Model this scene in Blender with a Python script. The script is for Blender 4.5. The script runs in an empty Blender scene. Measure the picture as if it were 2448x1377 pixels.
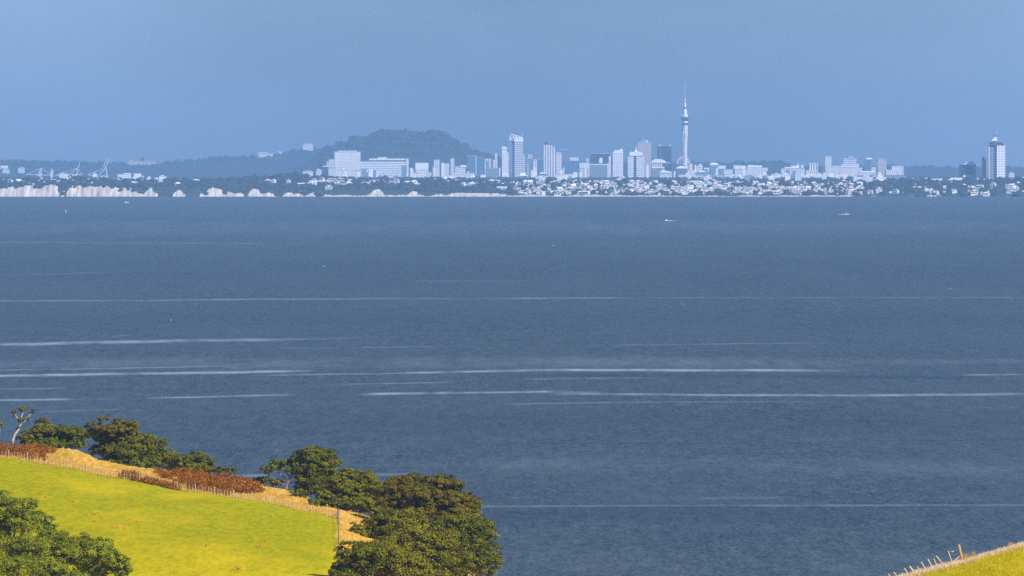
import bpy, math, random
import numpy as np
R = math.radians
rng = np.random.default_rng(7)
random.seed(7)
C = bpy.context.scene.collection
scene = bpy.context.scene

# ---------------------------------------------------------------- geometry of the view
F = 18650.0          # focal length in photo pixels
HC = 75.0            # eye height above the sea
YH = 388.0           # row of the true horizon
def P(px, py, D):
    return ((px - 1224.0) * D / F, D, HC - (py - YH) * D / F)
def sea_dist(py):
    return HC * F / (py - YH)

# ---------------------------------------------------------------- helpers
class MB:
    def __init__(s):
        s.v, s.f = [], []
    def add(s, vs, fs):
        b = len(s.v); s.v += [tuple(p) for p in vs]; s.f += [tuple(b + i for i in f) for f in fs]; return s
    def box(s, x0, x1, y0, y1, z0, z1):
        return s.add([(x0,y0,z0),(x1,y0,z0),(x1,y1,z0),(x0,y1,z0),(x0,y0,z1),(x1,y0,z1),(x1,y1,z1),(x0,y1,z1)],
                     [(0,3,2,1),(4,5,6,7),(0,1,5,4),(1,2,6,5),(2,3,7,6),(3,0,4,7)])
    def hexa(s, base, top):      # two rings of 4
        return s.add(list(base) + list(top), [(0,3,2,1),(4,5,6,7),(0,1,5,4),(1,2,6,5),(2,3,7,6),(3,0,4,7)])
    def lathe(s, prof, n=20, cx=0, cy=0):
        vs = [(cx + r * math.cos(2*math.pi*k/n), cy + r * math.sin(2*math.pi*k/n), z) for r, z in prof for k in range(n)]
        fs = []
        for i in range(len(prof) - 1):
            for k in range(n):
                a, b = i*n + k, i*n + (k+1) % n
                fs.append((a, b, b + n, a + n))
        fs.append(tuple(range(n))[::-1]); fs.append(tuple((len(prof)-1)*n + k for k in range(n)))
        return s.add(vs, fs)
    def tube(s, pts, rad, n=6):
        pts = [np.array(p, float) for p in pts]
        vs, fs = [], []
        for i, p in enumerate(pts):
            d = pts[min(i+1, len(pts)-1)] - pts[max(i-1, 0)]
            d = d / (np.linalg.norm(d) + 1e-9)
            a = np.cross(d, (0.31, 0.9, 0.2)); a /= np.linalg.norm(a) + 1e-9
            b = np.cross(d, a)
            r = rad[i] if hasattr(rad, '__len__') else rad
            for k in range(n):
                t = 2*math.pi*k/n
                vs.append(tuple(p + r*(math.cos(t)*a + math.sin(t)*b)))
        for i in range(len(pts) - 1):
            for k in range(n):
                q, w = i*n + k, i*n + (k+1) % n
                fs.append((q, q + n, w + n, w))
        fs.append(tuple(range(n))); fs.append(tuple((len(pts)-1)*n + k for k in range(n))[::-1])
        return s.add(vs, fs)
    def mesh(s, name, m):
        me = bpy.data.meshes.new(name); me.from_pydata(s.v, [], s.f); me.materials.append(m); return me
    def build(s, name, m, parent=None):
        return link(name, s.mesh(name, m), parent)

def link(name, me, parent=None):
    o = bpy.data.objects.new(name, me); C.objects.link(o)
    if parent is not None: o.parent = parent
    return o
def np_mesh(name, V, Fq, m, attrs=None, smooth=False):
    """numpy mesh: V (n,3), Fq (m,k)"""
    me = bpy.data.meshes.new(name)
    V = np.asarray(V, np.float32); Fq = np.asarray(Fq, np.int32)
    k = Fq.shape[1]
    me.vertices.add(len(V)); me.vertices.foreach_set('co', V.ravel())
    me.loops.add(Fq.size); me.loops.foreach_set('vertex_index', Fq.ravel())
    me.polygons.add(len(Fq)); me.polygons.foreach_set('loop_start', np.arange(0, Fq.size, k, dtype=np.int32))
    me.polygons.foreach_set('loop_total', np.full(len(Fq), k, np.int32))
    if smooth: me.polygons.foreach_set('use_smooth', np.ones(len(Fq), bool))
    for an, av in (attrs or {}).items():
        a = me.attributes.new(an, 'FLOAT', 'POINT'); a.data.foreach_set('value', np.asarray(av, np.float32).ravel())
    me.update(calc_edges=True); me.materials.append(m)
    return me
def tag(o, label=None, cat=None, group=None, kind=None):
    if label: o['label'] = label
    if cat: o['category'] = cat
    if group: o['group'] = group
    if kind: o['kind'] = kind
    return o
def empty(name, loc, rz=0.0):
    o = bpy.data.objects.new(name, None); o.location = loc; o.rotation_euler = (0, 0, rz); C.objects.link(o)
    o.empty_display_size = 1.0
    return o
def lerp_table(tab):
    xs = [t[0] for t in tab]; ys = [t[1] for t in tab]
    return lambda u: np.interp(u, xs, ys)
def sm(a, b, x):
    t = np.clip((x - a) / (b - a), 0, 1); return t * t * (3 - 2 * t)
_perm = np.random.default_rng(3).random((256, 256))
def vnoise(x, y):
    x = np.asarray(x, float); y = np.asarray(y, float)
    xi = np.floor(x).astype(int); yi = np.floor(y).astype(int)
    fx = x - xi; fy = y - yi
    fx = fx*fx*(3-2*fx); fy = fy*fy*(3-2*fy)
    g = lambda a, b: _perm[a % 256, b % 256]
    return (g(xi,yi)*(1-fx) + g(xi+1,yi)*fx)*(1-fy) + (g(xi,yi+1)*(1-fx) + g(xi+1,yi+1)*fx)*fy - 0.5
def fbm(x, y, o=4):
    return sum(vnoise(x*2**i + 17*i, y*2**i + 31*i) * 0.5**i for i in range(o))

# ---------------------------------------------------------------- materials
class NT:
    def __init__(s, name):
        s.m = bpy.data.materials.new(name); s.m.use_nodes = True
        s.t = s.m.node_tree; s.t.nodes.clear()
        s.out = s.t.nodes.new('ShaderNodeOutputMaterial')
    def n(s, typ, **kw):
        nd = s.t.nodes.new(typ)
        for k, v in kw.items(): setattr(nd, k, v)
        return nd
    def L(s, a, b): s.t.links.new(a, b)
    def val(s, sock, v):
        if hasattr(v, 'links') or isinstance(v, bpy.types.NodeSocket): s.L(v, sock)
        else: sock.default_value = v
    def math(s, op, a, b=0.0, c=None, clamp=False):
        nd = s.n('ShaderNodeMath', operation=op, use_clamp=clamp)
        s.val(nd.inputs[0], a); s.val(nd.inputs[1], b)
        if c is not None: s.val(nd.inputs[2], c)
        return nd.outputs[0]
    def mix(s, f, a, b):
        nd = s.n('ShaderNodeMix', data_type='RGBA')
        s.val(nd.inputs[0], f)
        for i, c in ((6, a), (7, b)):
            if isinstance(c, bpy.types.NodeSocket): s.L(c, nd.inputs[i])
            else: nd.inputs[i].default_value = (*c, 1)
        return nd.outputs[2]
    def coords(s, scale=(1,1,1), kind='Object'):
        tc = s.n('ShaderNodeTexCoord'); mp = s.n('ShaderNodeMapping'); mp.inputs['Scale'].default_value = scale
        s.L(tc.outputs[kind], mp.inputs[0]); return mp.outputs[0]
    def noise(s, vec, scale=1.0, detail=3.0, rough=0.55):
        nd = s.n('ShaderNodeTexNoise'); nd.inputs['Scale'].default_value = scale
        nd.inputs['Detail'].default_value = detail; nd.inputs['Roughness'].default_value = rough
        s.L(vec, nd.inputs['Vector']); return nd.outputs[0]
    def ramp(s, f, a, b):
        nd = s.n('ShaderNodeMapRange', interpolation_type='SMOOTHSTEP'); nd.inputs[1].default_value = a; nd.inputs[2].default_value = b
        s.val(nd.inputs[0], f); return nd.outputs[0]
    def bsdf(s, col, rough=0.8, normal=None, spec=0.3):
        nd = s.n('ShaderNodeBsdfPrincipled')
        if isinstance(col, bpy.types.NodeSocket): s.L(col, nd.inputs['Base Color'])
        else: nd.inputs['Base Color'].default_value = (*col, 1)
        s.val(nd.inputs['Roughness'], rough); nd.inputs['Specular IOR Level'].default_value = spec
        if normal is not None: s.L(normal, nd.inputs['Normal'])
        return nd
    def done(s, sh):
        s.L(sh.outputs[0] if hasattr(sh, 'outputs') else sh, s.out.inputs['Surface']); return s.m

def plain(name, col, rough=0.7, var=0.12, scale=0.2, spec=0.3):
    t = NT(name)
    f = t.noise(t.coords(), scale, 4)
    c = t.mix(f, tuple(x*(1-var) for x in col), tuple(min(1, x*(1+var)) for x in col))
    return t.done(t.bsdf(c, rough, spec=spec))

def facade(name, wall, glass, fh=4.2, bw=5.0, hz=0.5, hw=0.55, mode='grid'):
    """wall with rows / columns of dark glazing, pattern in the building's own metres"""
    t = NT(name)
    tc = t.n('ShaderNodeTexCoord'); sp = t.n('ShaderNodeSeparateXYZ'); t.L(tc.outputs['Object'], sp.inputs[0])
    z = t.math('FRACT', t.math('DIVIDE', sp.outputs[2], fh))
    x = t.math('FRACT', t.math('DIVIDE', t.math('ADD', sp.outputs[0], sp.outputs[1]), bw))
    mz = t.math('LESS_THAN', z, hz); mx = t.math('LESS_THAN', x, hw)
    m = {'grid': lambda: t.math('MULTIPLY', mz, mx), 'bands': lambda: mz, 'ribs': lambda: mx}[mode]()
    nz = t.noise(t.coords(), 0.05, 3)
    w = t.mix(nz, tuple(c*0.86 for c in wall), tuple(min(1, c*1.08) for c in wall))
    g = t.mix(t.noise(t.coords(), 0.3, 2), tuple(c*0.6 for c in glass), tuple(c*1.5 for c in glass))
    geo = t.n('ShaderNodeNewGeometry'); sn = t.n('ShaderNodeSeparateXYZ'); t.L(geo.outputs['Normal'], sn.inputs[0])
    up = t.math('LESS_THAN', sn.outputs[2], 0.5)
    m = t.math('MULTIPLY', m, up)
    c = t.mix(m, w, g)
    r = t.math('MULTIPLY_ADD', m, -0.5, 0.7)
    return t.done(t.bsdf(c, r))
SEA_DARK = (0.006, 0.023, 0.028); SEA_LIGHT = (0.090, 0.118, 0.107); SEA_PALE = (0.062, 0.087, 0.088); SEA_FOAM = (0.48, 0.52, 0.53)
SEA_ROUGH = 0.5; SEA_SPEC = 0.11
HAZE_DENSITY = 3.75e-5; HAZE_COLOR = (0.318, 0.568, 0.840); HAZE_G = -0.06
SUN_EL, SUN_AZ = 37.0, 131.0      # azimuth clockwise from the view direction
SUN_STRENGTH = 4.8; SKY_STRENGTH = 0.083; EXPOSURE = 0.45
SKY_TINT = (0.39, 0.58, 1.13)
# ---------------------------------------------------------------- near land
yf_t = lerp_table([(-400,1040),(0,1093),(75,1105),(140,1115),(228,1135),(315,1148),(415,1165),(510,1180),(560,1190),(650,1207),(745,1225),(808,1240),
                   (900,1266),(1000,1306),(1100,1352),(1180,1400),(1260,1480),(1400,1900)])
df_t = lerp_table([(-400,1300),(0,1260),(808,1150),(1000,1130),(1300,1110)])
yc_t = lerp_table([(-400,1010),(0,1076),(90,1075),(120,1074),(185,1074),(230,1094),(320,1113),(420,1126),(600,1150),(640,1160),(700,1170),(760,1192),(830,1214),
                   (890,1233),(1000,1285),(1110,1350),(1190,1405),(1260,1500),(1400,1900)])
zn_t = lerp_table([(-400,27),(0,25.4),(400,24.6),(800,24.4),(850,22.4),(950,18.5),(1080,13),(1180,8),(1300,3),(1450,1)])
yr_t = lerp_table([(1500,1800),(1700,1640),(1900,1500),(2040,1424),(2130,1382),(2173,1372),(2188,1367),(2215,1361),(2230,1356),(2257,1350),(2275,1346),(2301,1340),
                   (2335,1329),(2366,1320),(2411,1307),(2448,1298),(2600,1262),(3200,1190)])
DR = 760.0
def near_z(X, Y):
    X = np.asarray(X, float); Y = np.asarray(Y, float)
    u = 1224 + X * F / Y
    Df = df_t(u); zf = HC - (yf_t(u) - YH) * Df / F
    Dc = Df + 35; zc = HC - (yc_t(u) - YH) * Dc / F
    zn = zn_t(u)
    t = np.clip((Df - Y) / (Df - 950), 0, 1)
    t2 = np.clip((Y - Df) / 35, 0, 1)
    z = zf + (zn - zf) * t + (zc - zf) * t2 * (1.4 - 0.4 * t2)
    z = z - np.maximum(0, Y - Dc) * 0.62
    z = z + fbm(X * 0.08, Y * 0.03, 3) * 0.5 * np.clip((Y - 600) / 300, 0, 1)
    zr0 = HC - (yr_t(u) - YH) * DR / F
    d = Y - DR
    zr = zr0 - np.where(d < 0, -d * 0.012, d * 0.09 + d * d * 0.004) + fbm(X * 0.25, Y * 0.08, 3) * 0.16
    zl = np.where(u < 1500, z, -3.0)
    zr = np.where(u > 1450, zr, -3.0)
    return np.maximum(np.maximum(zl, zr), -3.0)
def near_pt(px, D, dz=0.0):
    x = (px - 1224) * D / F
    return (x, D, float(near_z(x, D)) + dz)
# material: bright paddock green, straw band past the fence
t = NT('paddock_ground')
vec = t.coords()
atr = t.n('ShaderNodeAttribute', attribute_name='dry')
n1 = t.noise(t.coords((1.3, 0.16, 1.0)), 1.0, 4, 0.65); n2 = t.noise(t.coords((0.07, 0.016, 0.1)), 1.0, 4); n3 = t.noise(t.coords((4.0, 0.7, 3.0)), 1.0, 3, 0.7)
g = t.mix(t.ramp(n1, 0.2, 0.8), (0.240, 0.232, 0.003), (0.410, 0.362, 0.004))
g = t.mix(t.math('MULTIPLY', t.ramp(n2, 0.45, 0.70), 0.55), g, (0.60, 0.43, 0.008))
g = t.mix(t.math('MULTIPLY', t.ramp(n3, 0.52, 0.75), 0.35), g, (0.20, 0.205, 0.004))
dcol = t.mix(t.ramp(n1, 0.35, 0.7), (0.48, 0.25, 0.025), (0.74, 0.45, 0.09))
dcol = t.mix(t.math('MULTIPLY', t.ramp(n3, 0.5, 0.7), 0.4), dcol, (0.30, 0.24, 0.03))
gatr = t.n('ShaderNodeAttribute', attribute_name='gold')
g = t.mix(t.math('MULTIPLY', gatr.outputs['Fac'], t.ramp(n1, 0.15, 0.6)), g, (0.74, 0.52, 0.008))
dm = t.math('ADD', atr.outputs['Fac'], t.math('MULTIPLY', t.math('SUBTRACT', n3, 0.5), 0.7))
col = t.mix(t.ramp(dm, 0.38, 0.6), g, dcol)
# bare earth on steep banks
geo = t.n('ShaderNodeNewGeometry'); sp = t.n('ShaderNodeSeparateXYZ'); t.L(geo.outputs['Normal'], sp.inputs[0])
col = t.mix(t.ramp(sp.outputs[2], 0.86, 0.7), col, (0.42, 0.27, 0.14))
bp = t.n('ShaderNodeBump'); bp.inputs['Strength'].default_value = 0.35; bp.inputs['Distance'].default_value = 0.25; t.L(n3, bp.inputs['Height'])
M_land = t.done(t.bsdf(col, 1.0, bp.outputs[0], 0.0))
xs = np.arange(-150, 150.1, 1.2); ys = np.concatenate([np.arange(430, 640, 8.0), np.arange(640, 860, 2.0), np.arange(860, 1420, 3.0)])
X, Y = np.meshgrid(xs, ys)
Z = near_z(X, Y)
U = 1224 + X * F / Y
beyond = Y - df_t(U)
dry = np.clip(beyond / 4.0 + 0.2, 0, 1) * (U < 1500)
dry = np.maximum(dry, np.clip((U - 806) / 6.0 + 0.5, 0, 1) * (U < 1500) * (Y > 900))
dr = Y - DR
rim = np.clip((dr + 9) / 6.0, 0, 1) * (U > 1500)
dry = np.maximum(dry, rim)
nx, ny = len(xs), len(ys)
idx = np.arange(nx * ny).reshape(ny, nx)
Fq = np.stack([idx[:-1, :-1], idx[:-1, 1:], idx[1:, 1:], idx[1:, :-1]], -1).reshape(-1, 4)
me = np_mesh('hillside', np.stack([X, Y, Z], -1).reshape(-1, 3), Fq, M_land, {'dry': dry, 'gold': np.clip(np.where(U > 1500, 0.42 + 1.1 * fbm(X * 0.35, Y * 0.05, 3), 0.55 * np.clip((1010 - Y) / 70, 0, 1) * np.clip((U - 150) / 350, 0, 1)) + fbm(X * 0.05, Y * 0.012, 3) * 0.5 * (U < 1500) * (Y < 1030), 0, 1)}, smooth=True)
tag(link('hillside', me), kind='structure')

# ---------------------------------------------------------------- sea
t = NT('sea_water')
tc = t.n('ShaderNodeTexCoord'); sp = t.n('ShaderNodeSeparateXYZ'); t.L(tc.outputs['Object'], sp.inputs[0])
SX, SY = sp.outputs[0], sp.outputs[1]
w1 = t.noise(t.coords((0.75, 0.16, 1)), 1.0, 4, 0.7)
w2 = t.noise(t.coords((0.16, 0.02, 1)), 1.0, 4, 0.6)
w3 = t.noise(t.coords((0.010, 0.0016, 1)), 1.0, 4, 0.55)
brk = t.noise(t.coords((0.035, 0.004, 1)), 1.0, 4, 0.6)
wig = t.math('SUBTRACT', t.noise(t.coords((0.012, 0.0, 1)), 1.0, 3), 0.5)
# (x0, y0, x1, y1 in the photo, thickness px, strength) of the foam lines, slicks, and wind patches and cloud shade painted as broad bands; turned into metres on the water
SLICKS_AND_SHADE = [(-60,720,465,717,2.4,.42),(440,717,945,713.5,2.6,.52),(985,714,1240,713.5,1.8,.3),(1215,713.5,1490,712,2.6,.5),(1480,712,2500,711,1.6,.26),
 (-60,823,640,812,6,.75),(560,812,830,809.5,2.4,.3),(-60,899,300,894,5,.95),(280,895,700,887,5,.95),(640,897,980,892,2.5,.5),(960,892,1290,885,4,.95),(1240,885,1960,885,4.6,1.0),
 (-60,885,260,881,3,.5),(230,882,550,875,2.5,.5),(-60,957,190,955,4,.7),(150,956,270,954,2,.4),(380,951,680,944,3.5,.65),(880,942,1080,939,4.5,.85),(1060,940,1330,936,4,.8),(1210,937,1440,938,2.2,.6),
 (1340,942,1660,943.5,3.4,.75),(1600,944,2080,945,4,.75),(2060,944,2500,941,4.5,.7),(1220,966,1480,962,2.2,.4),(1440,962,1940,960,2,.35),(790,919,1080,914,2.2,.4),(1270,906,1570,903,2.6,.4),
 (2310,896.5,2500,894.5,3,.55),(-60,931,140,928,2.5,.35),(1120,1211,1700,1208.5,3.6,.34),(1560,1209,2500,1207,3.4,.36),(1670,1192,1890,1189,4,.25),(860,1135,985,1133,6,.5),(540,1139,640,1136,6,.55),
 (690,833,1075,828,2,.3),(272,803,312,801,2,.4),(1440,826,1970,819,2,.28),(20,658,290,650,2,.2),(1000,672,1240,671,2,.22),(100,985,270,979,4,.25),(-60,870,900,868,22,.16),(900,868,2000,866,22,.2),(1900,862,2500,866,10,.15),
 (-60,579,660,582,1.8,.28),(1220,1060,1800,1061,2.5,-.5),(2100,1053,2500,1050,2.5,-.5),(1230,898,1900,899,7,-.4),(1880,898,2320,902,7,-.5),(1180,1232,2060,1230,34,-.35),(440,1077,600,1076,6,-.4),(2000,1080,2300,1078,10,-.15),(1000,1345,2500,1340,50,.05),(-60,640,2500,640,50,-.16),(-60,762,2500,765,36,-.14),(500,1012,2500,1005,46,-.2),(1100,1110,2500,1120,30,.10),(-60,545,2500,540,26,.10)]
acc = None; accd = None
for (x0, y0, x1, y1, th, st) in SLICKS_AND_SHADE:
    ym = (y0 + y1) / 2; D = sea_dist(ym)
    X0, X1 = (x0-1224)*D/F, (x1-1224)*D/F
    Y0, Y1 = sea_dist(y0), sea_dist(y1)
    b = (Y1 - Y0) / (X1 - X0); a = Y0 - b * X0
    w = th * 1.0 * D * D / (HC * F)
    # |Y - a - bX + wiggle| / w
    q = t.math('MULTIPLY_ADD', SX, -b, SY)
    q = t.math('ADD', q, t.math('MULTIPLY', wig, 2.0 * w))
    q = t.math('ABSOLUTE', t.math('DIVIDE', t.math('SUBTRACT', q, a), w))
    q = t.ramp(q, 1.0, 0.0)
    e = (X1 - X0) * 0.16
    xm = t.math('MULTIPLY', t.ramp(SX, X0 - e, X0 + e), t.ramp(SX, X1 + e, X1 - e))
    q = t.math('MULTIPLY', t.math('MULTIPLY', q, xm), abs(st))
    if st > 0: acc = q if acc is None else t.math('MAXIMUM', acc, q)
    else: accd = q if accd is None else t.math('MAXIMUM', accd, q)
foam = t.math('MULTIPLY', acc, t.ramp(t.math('ADD', t.math('MULTIPLY', brk, 0.6), t.math('MULTIPLY', w2, 0.4)), 0.28, 0.66))
w4 = t.noise(t.coords((0.045, 0.005, 1)), 1.0, 4, 0.6)
h = t.math('ADD', t.math('MULTIPLY', w1, 0.75), t.math('ADD', t.math('MULTIPLY', w2, 0.45), t.math('MULTIPLY', w4, 0.3)))
wa = t.noise(t.coords((1.25, 0.21, 1)), 1.0, 2, 0.6); wb = t.noise(t.coords((0.50, 0.065, 1)), 1.0, 2, 0.6); wc = t.noise(t.coords((0.20, 0.022, 1)), 1.0, 2, 0.6)
hh = t.math('ADD', t.math('MULTIPLY', wa, 1.8), t.math('ADD', t.math('MULTIPLY', wb, 1.0), t.math('ADD', t.math('MULTIPLY', wc, 0.75), t.math('MULTIPLY', w4, 0.3))))
hh = t.math('SUBTRACT', hh, 1.43, clamp=True)
base = t.mix(hh, SEA_DARK, SEA_LIGHT)  # light and dark of the wave facets mixed into the water colour
base = t.mix(t.math('MULTIPLY', t.ramp(w3, 0.35, 0.7), 0.38), base, SEA_PALE)
base = t.mix(t.math('MULTIPLY', accd, 0.8), base, SEA_DARK)  # negative bands darken the water: dark lines, wind patches, painted cloud shade
base = t.mix(t.math('MULTIPLY', foam, 0.72), base, SEA_FOAM)
bp = t.n('ShaderNodeBump'); bp.inputs['Strength'].default_value = 0.25; bp.inputs['Distance'].default_value = 0.5; t.L(h, bp.inputs['Height'])
bs = t.bsdf(base, SEA_ROUGH, bp.outputs[0], SEA_SPEC)
bs.inputs['IOR'].default_value = 1.33
M_sea = t.done(bs)
mb = MB(); mb.add([(-6000, -150, 0), (6000, -150, 0), (6000, 36500, 0), (-6000, 36500, 0)], [(0, 1, 2, 3)])
tag(mb.build('sea', M_sea), kind='structure')
# ---------------------------------------------------------------- trees of the headland
def leaf_mat(name, dark, light, transl=0.08):
    t = NT(name)
    a = t.n('ShaderNodeAttribute', attribute_name='tint')
    n = t.noise(t.coords(), 0.5, 2)
    f = t.math('SUBTRACT', t.math('ADD', t.math('MULTIPLY', a.outputs['Fac'], 0.8), t.math('MULTIPLY', n, 0.7)), 0.2, clamp=True)
    c = t.mix(f, dark, light)
    d = t.bsdf(c, 0.8, spec=0.04)
    tr = t.n('ShaderNodeBsdfTranslucent'); t.L(c, tr.inputs[0])
    ms = t.n('ShaderNodeMixShader'); ms.inputs[0].default_value = transl
    t.L(d.outputs[0], ms.inputs[1]); t.L(tr.outputs[0], ms.inputs[2])
    return t.done(ms)
M_olive = leaf_mat('leaf_olive', (0.026, 0.036, 0.002), (0.275, 0.240, 0.008))
M_deep = leaf_mat('leaf_deep_green', (0.016, 0.028, 0.002), (0.215, 0.205, 0.007))
M_brownish = leaf_mat('leaf_bronze', (0.026, 0.029, 0.002), (0.235, 0.178, 0.008))
M_fresh = leaf_mat('leaf_fresh_green', (0.034, 0.055, 0.003), (0.315, 0.322, 0.016))
M_bracken = leaf_mat('bracken_rust', (0.075, 0.030, 0.003), (0.440, 0.158, 0.008), 0.08)
M_straw = leaf_mat('straw_blades', (0.56, 0.32, 0.030), (0.86, 0.56, 0.11), 0.4)
M_bark = plain('bark_grey', (0.20, 0.16, 0.12), 0.9, 0.35, 2.0)
M_barkpale = plain('bark_pale', (0.52, 0.46, 0.38), 0.85, 0.25, 2.0)

M_tuft = leaf_mat('tuft_blades', (0.74, 0.46, 0.02), (0.95, 0.70, 0.05), 0.5)
M_rim = leaf_mat('pale_seed_heads', (0.88, 0.64, 0.30), (0.96, 0.84, 0.60), 0.5)
def rand_dirs(n):
    v = rng.normal(size=(n, 3)); return v / np.linalg.norm(v, axis=1, keepdims=True)
def leaves(cen, nrm, size, tint):
    """one triangle-pair leaf per row, facing roughly nrm"""
    n = len(cen)
    nn = nrm + rng.normal(size=(n, 3)) * 0.38; nn /= np.linalg.norm(nn, axis=1, keepdims=True)
    a = np.cross(nn, rand_dirs(n)); a /= np.linalg.norm(a, axis=1, keepdims=True) + 1e-9
    b = np.cross(nn, a)
    s = size[:, None]
    V = np.stack([cen - a*s, cen - b*s*0.55 + nn*s*0.1, cen + a*s, cen + b*s*0.55 + nn*s*0.1], 1).reshape(-1, 3)
    Fq = np.arange(4*n).reshape(n, 4)
    return V, Fq, np.repeat(tint, 4)
def crown_mesh(name, lobes, m, clump=0.95, per=88, leaf=0.145, fill=0.22, sparse=0.92):
    """lobes: centre (3), radii (3). Clumps of leaves sit on each lobe's shell; a few leaves fill the inside."""
    Cn, Nn, Sn, Tn = [], [], [], []
    for c, r in lobes:
        c = np.array(c); r = np.maximum(np.array(r), 0.25)
        area = 4*np.pi*np.mean([r[0]*r[1], r[0]*r[2], r[1]*r[2]])
        k = max(4, int(sparse * area / (clump*clump*1.55)))
        d = rand_dirs(k); d[:, 2] = np.where(rng.random(k) < 0.65, np.abs(d[:, 2]), d[:, 2])
        d[:, 1] = np.where(rng.random(k) < 0.35, -np.abs(d[:, 1]), d[:, 1])
        rad = rng.uniform(0.72, 1.06, k)[:, None]
        cc = c + d * r * rad
        rs = clump * rng.uniform(0.55, 1.25, k) * min(1.0, 0.35 + 0.3*min(r))
        tt = rng.random(k)
        for j in range(k):
            q = int(per * rng.uniform(0.7, 1.3))
            dd = rand_dirs(q); dd += d[j]*0.55 + np.array([0, 0, 0.5]); dd /= np.linalg.norm(dd, axis=1, keepdims=True)
            pos = cc[j] + dd * rs[j] * rng.uniform(0.7, 1.1, q)[:, None] * np.array([1.15, 1.15, 0.75])
            Cn.append(pos); Nn.append(dd * 0.8 + np.array([0, 0, 0.25])); Sn.append(leaf * rng.uniform(0.7, 1.35, q)); Tn.append(np.clip(tt[j]*0.7 + rng.random(q)*0.45 - 0.05, 0, 1))
        q = int(fill * k * per * 0.35)
        if q:
            dd = rand_dirs(q)
            pos = c + dd * r * (rng.random(q)**0.5)[:, None] * 0.72
            Cn.append(pos); Nn.append(rand_dirs(q)); Sn.append(leaf * rng.uniform(1.2, 2.0, q)); Tn.append(rng.random(q))
    V, Fq, T = leaves(np.concatenate(Cn), np.concatenate(Nn), np.concatenate(Sn), np.concatenate(Tn))
    return V, Fq, T
def px_lobe(l, D, dz=0.0):
    cx, cy, rx, ry = l[:4]
    s = D / F
    dd = l[4] if len(l) > 4 else rng.uniform(-0.5, 0.5) * rx * s
    x, y, z = P(cx, cy, D + dd)
    return ((x, y, z), (rx*s*1.06, max(0.8*rx*s, 0.9*ry*s), ry*s*1.12))
def tree(name, label, cat, D, base_px, lobes, m, bark, group, limbs=None, **kw):
    bx = base_px
    gx, gy, gz = near_pt(bx, D)
    root = empty(name, (gx, gy, gz)); tag(root, label, cat, group)
    L = [px_lobe(l, D) for l in lobes]
    V, Fq, T = crown_mesh('crown', L, m, **kw)
    V = V - np.array([gx, gy, gz])
    link('crown', np_mesh('crown', V, Fq, m, {'tint': T}), root)
    mb = MB()
    if limbs:
        for pts, r0, r1 in limbs:
            pp = [np.array(P(a, b, D)) - np.array([gx, gy, gz]) for a, b in pts]
            if r0 > 0.16 or pts is limbs[0][0]: pp[0][2] = -0.5 if pts is limbs[0][0] else pp[0][2]
            mb.tube(pp, np.linspace(r0, r1, len(pp)), 7)
    else:
        zs = [l[0][2] for l in L]; zt = np.mean(zs) - gz
        n0 = np.array([0, 0, -0.6]); fork = np.array([0.3, 0, max(0.6, zt*0.45)])
        mb.tube([n0, np.array([0.05, 0, 0.2]), fork], [0.42, 0.34, 0.26], 8)
        for (c, r) in L[:9]:
            e = np.array(c) - np.array([gx, gy, gz]); mid = (fork + e)/2 + np.array([0, 0, -0.12*abs(e[0]-fork[0])])
            mb.tube([fork, mid, e], [0.2, 0.12, 0.05], 6)
    mb.build('trunk', bark, root)
    return root
G1 = 'trees along the cliff edge past the paddock fence'
G2 = 'trees of the coastal clump at the end of the headland'
G3 = 'trees at the near corner of the paddock'
tree('windswept_tree', 'spindly tree with a bare pale leaning trunk and small tufts above the rust bracken', 'tree', 1291, 29,
     [(56,979,10,7),(34,988,8,7),(79,985,8,5),(50,1003,8,6),(66,1000,5,4),(44,1024,5,5)], M_olive, M_barkpale, G1,
     limbs=[([(29,1070),(31,1052),(35,1040),(44,1027),(49,1014)],0.22,0.15), ([(49,1014),(50,1000),(56,984)],0.14,0.06), ([(48,1010),(42,1000),(35,990)],0.10,0.04),
            ([(50,1005),(64,998),(78,988)],0.10,0.04), ([(45,1024),(52,1012),(62,1005)],0.08,0.04)], clump=0.4, per=30, leaf=0.12, sparse=0.8)
tree('windswept_tree', 'small dark tree with a flat wind-bent top beside the leaning pale trunk', 'tree', 1294, 80,
     [(104,1007,14,6),(90,1012,6,4),(113,1012,8,4)], M_brownish, M_bark, G1,
     limbs=[([(76,1070),(78,1035),(80,1022),(88,1013)],0.2,0.1), ([(82,1020),(94,1010),(106,1006)],0.1,0.05), ([(80,1022),(75,1010),(72,1002)],0.06,0.03)], clump=0.42, per=30, leaf=0.12)
tree('windswept_tree', 'tip of a small green tree cut off by the edge of the photo', 'tree', 1296, -8,
     [(-4,1015,10,6),(2,1018,5,4)], M_olive, M_bark, G1, clump=0.42, per=30, leaf=0.12)
tree('coastal_tree', 'low broad dark green tree behind the hump of straw grass', 'tree', 1288, 125,
     [(72,1047,28,14),(118,1037,42,20),(163,1043,34,20),(105,1058,52,13),(150,1062,48,11),(190,1048,14,18),(120,1066,60,8)], M_deep, M_bark, G1, clump=0.8)
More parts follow.
